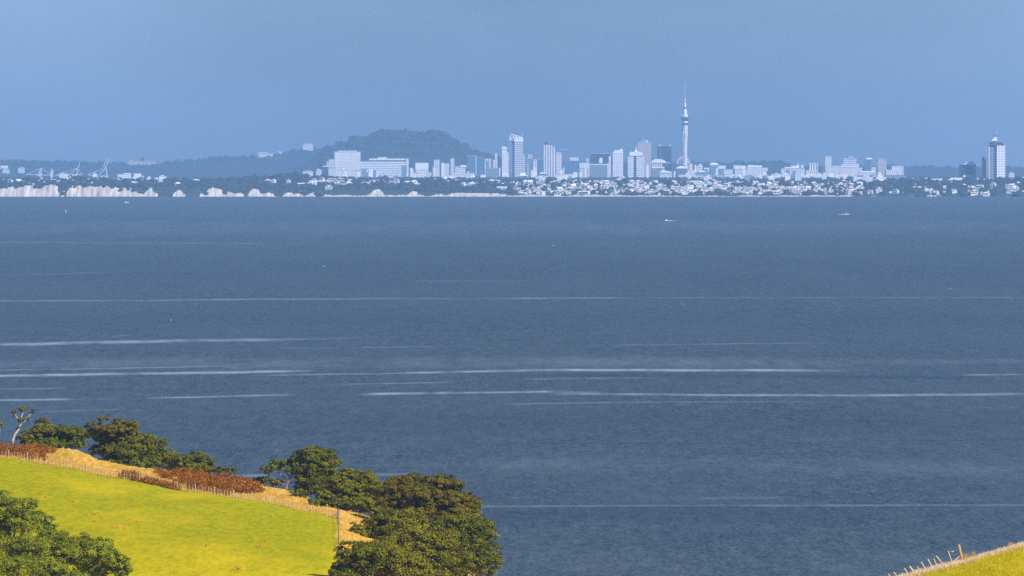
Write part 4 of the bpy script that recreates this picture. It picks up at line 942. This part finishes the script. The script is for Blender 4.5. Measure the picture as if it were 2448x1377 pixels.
# --- the needle tower
D = LD(7); s = D / F
ox, oy, _ = P(1637.5, 400, D); gz = float(far_z(ox, D + 10)) - 1
r = empty('needle_tower', (ox, D + 10, gz)); tag(r, 'very tall slender needle tower with a dark observation pod and long antenna', 'tower', None)
zz = lambda y: P(0, y, D)[2] - gz
def lath(nm, prof, m, n=24):
    mb = MB(); mb.lathe([(rp*s, zz(y)) for rp, y in prof], n); return mb.build(nm, W[m], r)
lath('shaft', [(4.6,436),(4.2,410),(3.8,380),(3.9,350),(4.4,330),(5.4,318),(6.0,313)], 'concrete')
for k in range(8):
    a = k * math.pi / 4 + 0.2; mb = MB()
    mb.tube([(s*5.4*math.cos(a), s*5.4*math.sin(a), -2), (s*4.5*math.cos(a), s*4.5*math.sin(a), zz(380)), (s*4.6*math.cos(a), s*4.6*math.sin(a), zz(345)), (s*6.3*math.cos(a), s*6.3*math.sin(a), zz(313))], 1.1, 5)
    mb.build('shaft_rib', W['towerwhite'], r)
lath('collar', [(6.0,313),(6.4,311),(6.8,300.5),(6.2,300)], 'concrete')
lath('lower_deck', [(6.3,299.9),(7.8,298.5),(7.8,294.5),(6.5,293.5)], 'dark')
lath('white_ring', [(6.2,293.4),(6.6,292),(6.0,289.6)], 'towerwhite')
p = lath('observation_pod', [(6.4,289.5),(8.6,287),(9.8,283.5),(9.8,281),(7.8,279.5)], 'dark')
lath('pod_roof', [(7.6,279.4),(6.6,277.5),(6.2,274),(5.0,273)], 'concrete')
lath('upper_drum', [(4.6,272.9),(4.7,268),(4.0,262),(3.6,259.5)], 'towerwhite')
lath('dark_ring', [(4.6,259.4),(4.6,257),(3.0,256.4)], 'dark')
lath('mast_drum', [(2.8,256.3),(2.8,249.5),(2.2,246)], 'towerwhite')
lath('mast', [(1.6,245.9),(1.3,237),(1.1,235)], 'steel', 10)
lath('antenna', [(0.75,234.9),(0.65,215),(0.55,196)], 'steel', 8)
for k in range(2):
    mb = MB(); mb.box(s*(6.5 if k else -8)-0.5, s*(6.5 if k else -8)+0.5, -1, 1, zz(278), zz(273)); mb.build('dish', W['towerwhite'], r)
# --- right of the needle tower
B('jumble of small pale rooftops right of the needle tower', 1665, 1680, 397, LD(6), 'pale', [('roof_hut', 1671, 1678, 392, 397, 'pale'), ('brow', 1666, 1680, 397, 400, 'plain', 1, 8)])
B('low pale block with a white goalpost frame', 1684, 1696, 404, LD(5), 'bluegrey', [('brow', 1683, 1696, 401, 404, 'plain', 1, 8), ('leg', 1692, 1694, 404, 411, 'plain', 1.2, 4)])
B('wide grey block with a small white awning right of the cream block', 1662, 1696, 412, LD(3), 'bluegrey', [('awning', 1671, 1686, 408, 412, 'plain', -4, 12)])
B('white vaulted roof left of the white office cluster', 1699, 1717, 395, LD(6), 'bluegrey', [('vault', 1697, 1718, 391, 395, 'plain', 1, 30), ('vault_top', 1700, 1714, 389, 391, 'plain', -2, 24)], roofed=False)
B('white framed block with a glass face in the office cluster', 1712.5, 1732, 404, LD(4), 'bluegrey', [('side_wall', 1711.5, 1716, 402, 424, 'plain', 1.2, 10), ('roof_slab', 1717, 1735, 396, 404, 'white', -4, 20), ('podium', 1705, 1735, 420, 431, 'white', 3, 24)])
B('white low block between the framed block and the white twin-roofed block', 1733, 1757, 417, LD(3), 'white', [('upper_storey', 1730, 1752, 405, 417, 'pale', -6, 20)])
B('white twin-roofed block left of the wide pale block', 1757, 1785, 405, LD(4), 'pale', [('white_roof', 1770, 1783, 396, 403, 'plain', -4, 20), ('left_roof', 1754, 1770, 395, 405, 'white', -5, 20), ('peak', 1774, 1780, 388, 396, 'pale', -8, 8), ('stair_tower', 1775, 1781, 404, 430, 'plain', 1, 8)])
B('wide pale block with a bright strip along its roof', 1786, 1822, 398, LD(3), 'pale', [('roof_strip', 1805, 1822, 395.5, 398, 'plain', -2, 16), ('plant_room', 1788, 1805, 394.5, 398, 'white', -3, 16)], roofed=False)
B('small white drum-like block on the shoulder of the wide pale block', 1823, 1832, 409, LD(2), 'plain', [('upper_storey', 1822, 1836, 401, 408.8, 'pale', -6, 14), ('foot', 1831, 1834, 416, 424, 'plain', 1, 6)])
B('faint low row between the wide pale block and the terrace blocks', 1847, 1866, 419, LD(4), 'pale', [('lower_step', 1836, 1850, 423, 431, 'pale', 2, 14)])
B('pale terrace blocks with a white top storey and roof hut', 1868, 1924, 403, LD(5), 'pale', [('white_storey', 1891, 1911, 396, 403, 'plain', -3, 20), ('left_storey', 1876, 1891, 399, 403, 'white', -3, 20), ('roof_hut', 1906, 1910, 391, 396, 'pale', -6, 8), ('right_storey', 1914, 1922, 394, 404, 'pale', -3, 18), ('glass_front', 1879, 1888, 406, 418, 'bluegrey', 0.8, 4), ('glass_front', 1895, 1902, 408, 420, 'bluegrey', 0.8, 4)])
B('white ribbed block standing clear above the terrace blocks', 1934, 1955, 389, LD(8), 'ribs', [('lower_block', 1926, 1952, 407, 432, 'pale', 3, 20)])
B('lone slender pale tower right of the ribbed block', 1973, 1988, 375, LD(7), 'pale', [('plant_room', 1974, 1987, 373, 375.5, 'white', -1), ('lower_wing', 1969, 1974, 396, 430, 'pale', -4)], name='city_tower')
B('small white shed left under the lone slender tower', 1952, 1965, 415, LD(2), 'plain', [('roof_hut', 1956, 1961, 413, 415, 'plain')])
B('low pair of white roofs left of the small white shed', 1930, 1943, 422, LD(1), 'plain', [('upper_storey', 1929, 1942, 417, 419, 'white', -8, 10)])
B('long low white roof with a box end right under the lone tower', 1980, 2023, 424, LD(2), 'plain', [('box_end', 1980, 1993, 414, 424, 'plain', -3, 16)])
B('stepped pale building broadening downwards like a pyramid', 2007, 2061, 401, LD(8), 'pale', [('middle_storey', 2012, 2054, 392, 401, 'pale', -5, 24), ('top_storey', 2017, 2048, 379, 392, 'palebands', -9, 18), ('roof_hut', 2029, 2041, 373, 379, 'pink', -11, 8)])
B('low pale wing left of the stepped building', 1988, 2013, 397, LD(9), 'pale')
B('small blue-grey tower with a white curved cap right of the stepped building', 2068, 2083, 381, LD(9), 'glass', [('white_cap', 2071, 2085, 377, 381, 'plain', -2, 16), ('side_slab', 2083, 2095, 399, 410, 'pale', -4, 14)], roofed=False)
B('broad greyish mall block with a white roof edge', 2053, 2094, 413, LD(6), 'pale', [('white_edge', 2058, 2094, 409, 412.8, 'plain', -4, 20)])
B('pinkish pale block right of the small blue-grey tower', 2098, 2119, 381, LD(9), 'pink', [('plant_room', 2101, 2112, 378, 381, 'pink')])
B('hazy grey block stepping along the skyline left of the far ridge', 2132, 2160, 397, LD(9), 'pale', [('lower_step', 2118, 2150, 406, 430, 'pale', 3, 14)])
B('grey low block with white ledges under the hazy grey block', 2119, 2161, 419, LD(5), 'bluegrey', [('ledge', 2118, 2162, 417, 419, 'pale', 1.5, 10), ('ledge', 2142, 2150, 424, 434, 'white', 2, 10)])
r = B('small white church tower with a round top above the shore trees', 2099, 2106, 416, 18000.0, 'plain', [('nave', 2090, 2115, 428, 436, 'plain', -3, 14)], name='church_tower', depth=6, roofed=False, cat='church', group=None)
mb = MB(); o = r.location; s2 = 18000.0/F; mb.lathe([(3.0*s2, P(0,416,18000)[2]-o[2]+0.02), (3.2*s2, P(0,414,18000)[2]-o[2]), (1.8*s2, P(0,412.4,18000)[2]-o[2]), (0.2*s2, P(0,411.6,18000)[2]-o[2])], 12, 0, 3.0); mb.build('dome', W['towerwhite'], r)
B('long white shed on the ridge left of the dark glass cube', 2211, 2246, 428, 18050.0, 'white', [('raised_bay', 2211, 2222, 425.5, 428, 'plain', -2, 10)], group=None, depth=16)
B('bright white clubhouse at the foot of the dark glass cube', 2270, 2310, 432, 17950.0, 'plain', [('upper_storey', 2272, 2302, 425, 432, 'white', -3, 10), ('wing', 2266, 2276, 429, 434, 'plain', 2, 9)], group=None, depth=15)
B('dark glass cube with a domed white roof and a white band', 2296, 2332, 394, 18300.0, 'navy', [('left_slab', 2293.5, 2302, 395, 427, 'navy', 1.5, 14), ('glass_edge', 2328.3, 2333, 393.5, 428, 'bluegrey', 1.2, 10), ('white_band', 2302, 2326, 418, 424, 'pale', 1, 6), ('white_roof', 2306, 2332, 390.5, 393.8, 'plain', -1, 24), ('dome_top', 2310, 2328, 386, 390.4, 'pale', -3, 18)], group=None, depth=30, roofed=False)
B('pair of slim dark slabs left of the lone pyramid-topped tower', 2348, 2354, 375, 18350.0, 'navy', [('second_slab', 2357, 2362, 377, 432, 'bluegrey', -3, 14), ('link', 2354, 2357, 382, 432, 'bluegrey', -6, 8), ('podium', 2348, 2363, 428, 436, 'white', 3, 12)], group=None, depth=18, roofed=False)
# --- lone pyramid-topped tower, left face coloured dark as its shaded side
D = 18250.0
r = B('lone pyramid-topped tower with a dark left face and a bright gridded right face', 2383, 2403.5, 347.5, D, 'whitegrid', [('shade_toned_face', 2365, 2382.9, 347.5, 436, 'bluegrey', -5), ('edge_fin', 2364, 2366, 349, 436, 'pale', -4, 8), ('dark_storey', 2367, 2400, 340, 347.4, 'dark', -1, 18), ('left_lip', 2366, 2374, 339, 343, 'dark', 0.5, 16), ('right_lip', 2394, 2401, 339, 344, 'bluegrey', 0.5, 16)], name='city_tower', depth=24, roofed=False, group=None)
poly_part(r, 'pyramid_top', [(2370,339.8),(2394,339.8),(2385.5,321),(2382.5,321)], D, 3, 17, 'bluegrey')
poly_part(r, 'white_facet', [(2370,337),(2384,337),(2384,329),(2378,327.5)], D, 1.2, 2.8, 'plain')
mb = MB(); o = r.location; p = P(2384, 305, D); q = P(2384, 322, D); mb.tube([(q[0]-o[0], 10, q[2]-o[2]), (p[0]-o[0], 10, p[2]-o[2])], [0.6, 0.2], 6); mb.build('mast', W['steel'], r)
B('low white school-like block at the right border', 2404, 2443, 430, 18000.0, 'plain', [('left_bay', 2402, 2420, 426.5, 430, 'plain', -2, 12)], group=None, depth=14)
B('pale faint block behind the low white school-like block', 2412, 2425, 414, LD(3), 'pale', [('plant_room', 2415, 2420, 411, 414, 'white')])
# --- left side: port and ridge buildings
B('pale rectangular block alone on the left ridge', 304, 371, 386, 30930.0, 'pink', [('roof_hut', 309, 316, 382, 386, 'pink'), ('roof_hut', 338, 343, 376, 386, 'pale', -6, 6)], group=None, depth=40)
B('left one of two pale institution buildings on the long ridge', 618, 652, 367, 30930.0, 'pale', [('upper_storey', 618, 640, 364, 367, 'pale')], group=None)
B('right one of two pale institution buildings on the long ridge', 663, 688, 369, 30930.0, 'pink', [('roof_hut', 665, 672, 362, 369, 'pale')], group=None)
B('hazy pale tower block on the skyline left of the volcanic hill', 724, 748, 345, 30930.0, 'pale', [('plant_room', 729, 742, 343, 345, 'pale')], group=None)
PORT = 'port sheds between the cranes and the cliff'
B('bright white roof at the left border behind the cliffs', 1, 18, 396, 29900, 'plain', group=PORT, depth=30)
B('pale cluster of stepped boxes at the left border', 6, 22, 405, 29200, 'pale', [('upper_storey', 9, 17, 402, 405, 'pale')], group=PORT)
B('faint pale shed between the left border and the lowered crane', 43, 58, 402, 29300, 'pale', [('roof_hut', 49, 55, 400, 402, 'pale')], group=PORT)
B('little white silo between the lowered and middle cranes', 121, 127, 407, 23800, 'pale', [('spout', 122.5, 125, 403, 407, 'pale', -2, 6)], group=PORT)
B('white container shed at the foot of the middle crane', 141, 161, 415, 23600, 'white', [('roof_box', 146, 152, 412.5, 415, 'plain')], group=PORT)
B('small white cabin shed under the raised crane', 222, 231, 415, 23600, 'plain', [('roof_box', 225, 229, 413, 415, 'plain')], group=PORT)
B('long white shed in two steps right of the raised crane', 281, 312, 417, 23600, 'white', [('upper_storey', 295, 312, 414, 417, 'plain')], group=PORT)
B('shorter white shed right of the long two-step shed', 320, 337, 415, 23700, 'plain', [('lean_to', 337, 344, 420, 428, 'white', 1, 10)], group=PORT)
B('small white cube standing alone right of the port sheds', 380, 397, 422, 23400, 'plain', [('roof_hut', 384, 391, 419, 422, 'plain')], group=PORT)
B('low pale building behind the second cliff slip trees', 724, 748, 410, 23800, 'pale', [('upper_storey', 730, 744, 407, 410, 'pink')], group=None)
B('low bluish building left of the rounded hospital foot block', 756, 769, 407, 23900, 'pale', [('upper_storey', 758, 764, 404, 407, 'white')], group=None)
# white framed house on the cliff
D = far_hit(742, 445) or DS + 120
r = B('white framed modern house stepping along the cliff top', 739, 757, 437, D, 'bluegrey', [('frame_top', 738, 778, 431.5, 434, 'plain', 1, 9), ('frame_post', 745, 749, 434, 445, 'plain', 1, 3), ('frame_post', 753, 757, 434, 443, 'plain', 1, 3), ('lower_frame', 711, 739, 437, 439.5, 'plain', 1, 9), ('lower_post', 711, 714, 439.5, 445, 'plain', 1, 3), ('lower_post', 735, 739, 439.5, 444, 'plain', 1, 3), ('glass_wing', 714, 735, 439.5, 444.5, 'navy', -1, 6)], name='cliff_house', cat='house', depth=9, group=None, roof='plain')
# --- port cranes
def crane(label, xa, ya, xl, yl, xr, yr, legb, boom):
    D = 23900.0; s = D / F
    o = np.array(P(xa, 432, D)); o[2] = float(far_z(o[0], D))
    root = empty('port_crane', o); tag(root, label, 'crane', 'container cranes at the port')
    q = lambda x, y, yy=0: np.array(P(x, y, D)) - o + np.array([0, yy, 0])
    for nm, pts, rd in [('leg', [q(legb[0], 432), q(xa, ya)], 1.5), ('leg', [q(legb[1], 432), q(xa, ya)], 1.5), ('leg', [q(legb[0], 432, 24), q(xa, ya, 24)], 1.5), ('leg', [q(legb[1], 432, 24), q(xa, ya, 24)], 1.5),
                        ('girder', [q(xl, yl, 12), q(xr, yr, 12)], 2.0), ('stay', [q(xa, ya, 12), q(xl, yl, 12)], 1.3), ('stay', [q(xa, ya, 12), q(xr, yr, 12)], 1.1), ('stay', [q(xa, ya+3, 12), q((xa+xl)/2, (yl+yr)/2+1, 12)], 0.9), ('cross_beam', [q(xa, ya, 0), q(xa, ya, 24)], 1.2)]:
        mb = MB(); mb.tube(pts, rd*0.72, 5); mb.build(nm, W['craneblue'], root)
    if boom:
        for k, b in enumerate(boom):
            mb = MB(); mb.tube([q(b[0], b[1], 12), q(b[2], b[3], 12)], [1.6, 1.1], 5); mb.build('boom', W['steel'], root)
    c = q(xa - 6, (yl + yr)/2, 12); mb = MB(); mb.box(c[0]-7, c[0]+7, c[1]-5, c[1]+5, c[2]-2, c[2]+5); mb.build('machinery_house', W['white'], root)
crane('lowered white port crane with both arms spread, furthest left of three', 97, 402, 63, 417, 126, 420, (88, 100), None)
crane('middle white port crane with its boom half raised', 184, 402, 131, 420, 196, 418, (150, 185), [(186, 402, 191, 384)])
crane('right white port crane with its boom raised high', 253, 400, 209, 418, 258, 428, (222, 256), [(250, 402, 262, 378), (247, 398, 254, 380)])
# ---------------------------------------------------------------- boats and birds
M_hull = plain('boat_white', (0.74, 0.75, 0.75), 0.4, 0.03, 0.3); M_wake = plain('wake_foam', (0.80, 0.82, 0.84), 0.9, 0.1, 0.4); M_cab = plain('boat_glass', (0.05, 0.06, 0.08), 0.3, 0.1, 0.3)
def boat(label, px, py, length, wake=0.0, mast=0.0, rz=0.0):
    D = sea_dist(py); x = (px - 1224) * D / F
    root = empty('motor_launch' if not mast else 'yacht', (x, D, 0), rz); tag(root, label, 'boat')
    L = length / 2; b = length * 0.16; h = length * 0.14
    mb = MB()
    mb.add([(-L,-b*.8,-.3),(-L,b*.8,-.3),(L*.55,b*.7,-.3),(L*.9,0,-.3),(L*.55,-b*.7,-.3),(-L,-b,h),(-L,b,h),(L*.55,b,h),(L,0,h*1.3),(L*.55,-b,h)],
           [(0,1,2,3,4),(5,9,8,7,6),(0,5,6,1),(1,6,7,2),(2,7,8,3),(3,8,9,4),(4,9,5,0)]); mb.build('hull', M_hull, root)
    mb = MB(); mb.hexa([(-L*.6,-b*.7,h),(L*.3,-b*.7,h),(L*.3,b*.7,h),(-L*.6,b*.7,h)], [(-L*.5,-b*.55,h*2.2),(L*.1,-b*.55,h*2.2),(L*.1,b*.55,h*2.2),(-L*.5,b*.55,h*2.2)]); mb.build('cabin', M_hull, root)
    mb = MB(); mb.box(-L*.4, L*.1, -b*.74, -b*.6, h*1.3, h*1.9); mb.build('window', M_cab, root)
    if mast:
        mb = MB(); mb.tube([(0,0,h),(0,0,mast)], 0.12, 6); mb.build('mast', M_hull, root)
        mb = MB(); mb.add([(-.2,-.02,h*2.5),(-L*.9,-.02,h*2.5),(-.2,-.02,mast*.95),(-.2,.02,h*2.5),(-L*.9,.02,h*2.5),(-.2,.02,mast*.95)], [(0,2,1),(3,4,5),(0,1,4,3),(1,2,5,4),(2,0,3,5)]); mb.build('sail', M_hull, root)
    if wake:
        mb = MB()
        for k in range(14):
            xx = -L - wake * k / 14; hh = rng.uniform(0.3, 0.9) * (1 - k / 18); ww = b * rng.uniform(0.5, 1.1)
            mb.add([(xx-wake/22,-ww,0.02),(xx+wake/22,-ww,0.02),(xx+wake/22,ww,0.02),(xx-wake/22,ww,0.02),(xx,0,hh)], [(0,1,4),(1,2,4),(2,3,4),(3,0,4),(0,3,2,1)])
        mb.build('wake', M_wake, root)
boat('white launch close under the long pale cliff', 303, 485, 8.5)
boat('tiny white yacht below the port cranes', 158, 507, 3.4, mast=3.2)
boat('white speeding boat throwing spray on the right side of the bay', 2024, 513, 6.5, wake=11)
boat('low boat with a thin trailing wake below the twin white tower', 1592, 528, 5.5, wake=12, rz=math.pi)
M_bird = plain('gull_white', (0.90, 0.90, 0.90), 0.7, 0.03, 1.0)
def gull(label, px, py, D=None, span=1.2):
    fly = D is not None
    D = D or sea_dist(py)
    x, y, z = P(px, py, D)
    o = empty('gull', (x, y, z if fly else 0.0)); tag(o, label, 'bird', 'white gulls over the bay')
    k = span
    mb = MB(); mb.lathe([(0.01, -0.5), (0.09, -0.35), (0.16, 0), (0.12, 0.25), (0.07, 0.36), (0.075, 0.46), (0.01, 0.56)], 10)
    mb.v = [(vz * k, vx * k, vy * k * 0.9 + 0.12 * k) for vx, vy, vz in mb.v]
    n0 = len(mb.v)
    for sgn in (-1, 1):
        a = 0.12 * k
        mb.add([(-.15*k, sgn*.08*k, a), (.22*k, sgn*.08*k, a), (.16*k, sgn*.5*k, a+.2*k), (-.1*k, sgn*.5*k, a+.2*k), (-.06*k, sgn*.95*k, a+.12*k), (-.15*k, sgn*.08*k, a+.04*k), (.22*k, sgn*.08*k, a+.04*k), (.16*k, sgn*.5*k, a+.23*k), (-.1*k, sgn*.5*k, a+.23*k)],
               [(0,1,2,3),(3,2,4),(5,8,7,6),(8,4,7),(0,5,6,1),(1,6,7,2),(2,7,4),(0,3,8,5),(3,4,8)])
    mb.build('body', M_bird, o); o.rotation_euler = (0, 0, rng.uniform(0, 6.28))
gull('white gull on open water below the hospital hill', 775, 637)
gull('white gull on the dark water above the broad left foam streak', 409, 766, span=0.9)
gull('white gull on open water below the ribbed apartment tower', 1322, 588, span=1.4)
gull('white gull just under the thin full-width foam line', 1632, 728, span=1.0)
gull('white gull on the water below the dark glass cube', 2272, 690, span=1.0)
gull('white gull by the leaning strainer post on the corner hill', 2277, 1320, D=820, span=0.28)

# ---------------------------------------------------------------- low roofs between the named blocks
low = {k: MB() for k in ('white', 'pale', 'plain', 'grey', 'bluegrey', 'cream')}
for _ in range(520):
    u = hr.choice([hr.uniform(780, 1300), hr.uniform(1250, 2170), hr.uniform(1640, 2170), hr.uniform(1640, 2170), hr.uniform(2160, 2448), hr.uniform(0, 420)])
    D = hr.uniform(23200, 25300); x = (u - 1224) * D / F; z = float(far_z(x, D))
    w_ = hr.uniform(4, 16); top = hr.uniform(416, 431) if 1640 < u < 2170 else hr.uniform(421, 431) if 780 < u < 2170 else hr.uniform(426, 432)
    zt = max(P(u, top, D)[2], z + 6)
    m_ = low[hr.choice(['white', 'white', 'pale', 'pale', 'plain', 'grey', 'bluegrey', 'cream'])]
    m_.box(x - w_, x + w_, D, D + 14, z - 2, zt)
    if hr.random() < 0.5: m_.box(x - w_*0.5, x + w_*hr.uniform(0, 0.5), D + 2, D + 10, zt, zt + hr.uniform(2, 6))
sv, sf, smi = [], [], []
for q, (nm, mb_) in enumerate(low.items()):
    b0 = len(sv); sv += mb_.v; sf += [tuple(i + b0 for i in f) for f in mb_.f]; smi += [q] * len(mb_.f)
me = bpy.data.meshes.new('distant_rooftops'); me.from_pydata(sv, [], sf)
for nm in low: me.materials.append(W[nm])
me.polygons.foreach_set('material_index', smi)
tag(link('distant_rooftops', me), 'hazy low-rise roofs and walls filling the gaps at the feet of the city blocks', 'rooftops', None, 'stuff')
# ---------------------------------------------------------------- air, light, sky, camera
hz = bpy.data.materials.new('haze_air'); hz.use_nodes = True
nt = hz.node_tree; nt.nodes.clear()
out = nt.nodes.new('ShaderNodeOutputMaterial'); pv = nt.nodes.new('ShaderNodeVolumePrincipled')
pv.inputs['Color'].default_value = (*HAZE_COLOR, 1); pv.inputs['Density'].default_value = HAZE_DENSITY; pv.inputs['Anisotropy'].default_value = HAZE_G
nt.links.new(pv.outputs[0], out.inputs['Volume'])
mb = MB(); mb.box(-6100, 6100, -250, 36600, -6, 345)
tag(mb.build('haze', hz), kind='stuff')

w = bpy.data.worlds.new("World"); scene.world = w; w.use_nodes = True
nt = w.node_tree; bg = nt.nodes['Background']
sky = nt.nodes.new('ShaderNodeTexSky'); sky.sky_type = 'NISHITA'; sky.sun_disc = False
sky.sun_elevation = R(SUN_EL); sky.sun_rotation = R(SUN_AZ); sky.air_density = 1.0; sky.dust_density = 0.6; sky.ozone_density = 2.0
mx = nt.nodes.new('ShaderNodeMix'); mx.data_type = 'RGBA'; mx.blend_type = 'MULTIPLY'; mx.inputs[0].default_value = 1.0
nt.links.new(sky.outputs[0], mx.inputs[6])
# a soft bank of rain cloud low over the city
tc = nt.nodes.new('ShaderNodeTexCoord'); mp = nt.nodes.new('ShaderNodeMapping'); mp.inputs['Scale'].default_value = (9, 9, 22)
nt.links.new(tc.outputs['Generated'], mp.inputs[0])
nz = nt.nodes.new('ShaderNodeTexNoise'); nz.inputs['Scale'].default_value = 2.6; nz.inputs['Detail'].default_value = 3; nz.inputs['Roughness'].default_value = 0.45
nt.links.new(mp.outputs[0], nz.inputs['Vector'])
rp = nt.nodes.new('ShaderNodeMix'); rp.data_type = 'RGBA'
nt.links.new(nz.outputs[0], rp.inputs[0])
rp.inputs[6].default_value = (*[c * 0.72 for c in SKY_TINT], 1); rp.inputs[7].default_value = (*[min(2, c * 1.28) for c in SKY_TINT], 1)
# the middle of the bank, straight over the city, is the darkest
sx = nt.nodes.new('ShaderNodeSeparateXYZ'); nt.links.new(tc.outputs['Generated'], sx.inputs[0])
ab = nt.nodes.new('ShaderNodeMath'); ab.operation = 'ABSOLUTE'; nt.links.new(sx.outputs[0], ab.inputs[0])
mr = nt.nodes.new('ShaderNodeMapRange'); mr.interpolation_type = 'SMOOTHSTEP'; mr.inputs[1].default_value = 0.0; mr.inputs[2].default_value = 0.09; mr.inputs[3].default_value = -0.32; mr.inputs[4].default_value = 0.62
nt.links.new(ab.outputs[0], mr.inputs[0])
ad = nt.nodes.new('ShaderNodeMath'); ad.operation = 'ADD'; ad.use_clamp = True
nt.links.new(nz.outputs[0], ad.inputs[0]); nt.links.new(mr.outputs[0], ad.inputs[1]); nt.links.new(ad.outputs[0], rp.inputs[0])
nt.links.new(rp.outputs[2], mx.inputs[7])
nt.links.new(mx.outputs[2], bg.inputs[0]); bg.inputs[1].default_value = SKY_STRENGTH

sun = bpy.data.lights.new('sun', 'SUN'); sun.energy = SUN_STRENGTH; sun.angle = R(0.5); sun.color = (1.0, 0.95, 0.87)
so = bpy.data.objects.new('sun', sun); C.objects.link(so)
from mathutils import Vector
dirv = Vector((math.sin(R(SUN_AZ)) * math.cos(R(SUN_EL)), math.cos(R(SUN_AZ)) * math.cos(R(SUN_EL)), math.sin(R(SUN_EL))))
so.rotation_euler = dirv.to_track_quat('Z', 'Y').to_euler(); so.location = (0, 0, 300)

cam = bpy.data.cameras.new('camera'); co = bpy.data.objects.new('camera', cam); C.objects.link(co)
co.location = (0, 0, HC); co.rotation_euler = (R(90), 0, 0)
cam.sensor_width = 36.0; cam.lens = 36.0 * F / 2448.0; cam.shift_y = -(688.5 - YH) / 2448.0
cam.clip_start = 1.0; cam.clip_end = 90000.0
scene.camera = co
scene.view_settings.view_transform = 'Standard'; scene.view_settings.look = 'None'
scene.view_settings.exposure = EXPOSURE; scene.view_settings.gamma = 1.0; scene.view_settings.use_curve_mapping = False
scene.cycles.max_bounces = 5; scene.cycles.diffuse_bounces = 2; scene.cycles.glossy_bounces = 2; scene.cycles.transmission_bounces = 2
scene.cycles.volume_bounces = 0; scene.cycles.transparent_max_bounces = 6
scene.cycles.use_denoising = False; scene.cycles.denoiser = 'OPENIMAGEDENOISE'; scene.cycles.denoising_input_passes = 'RGB_ALBEDO_NORMAL'
scene.cycles.sample_clamp_indirect = 4.0
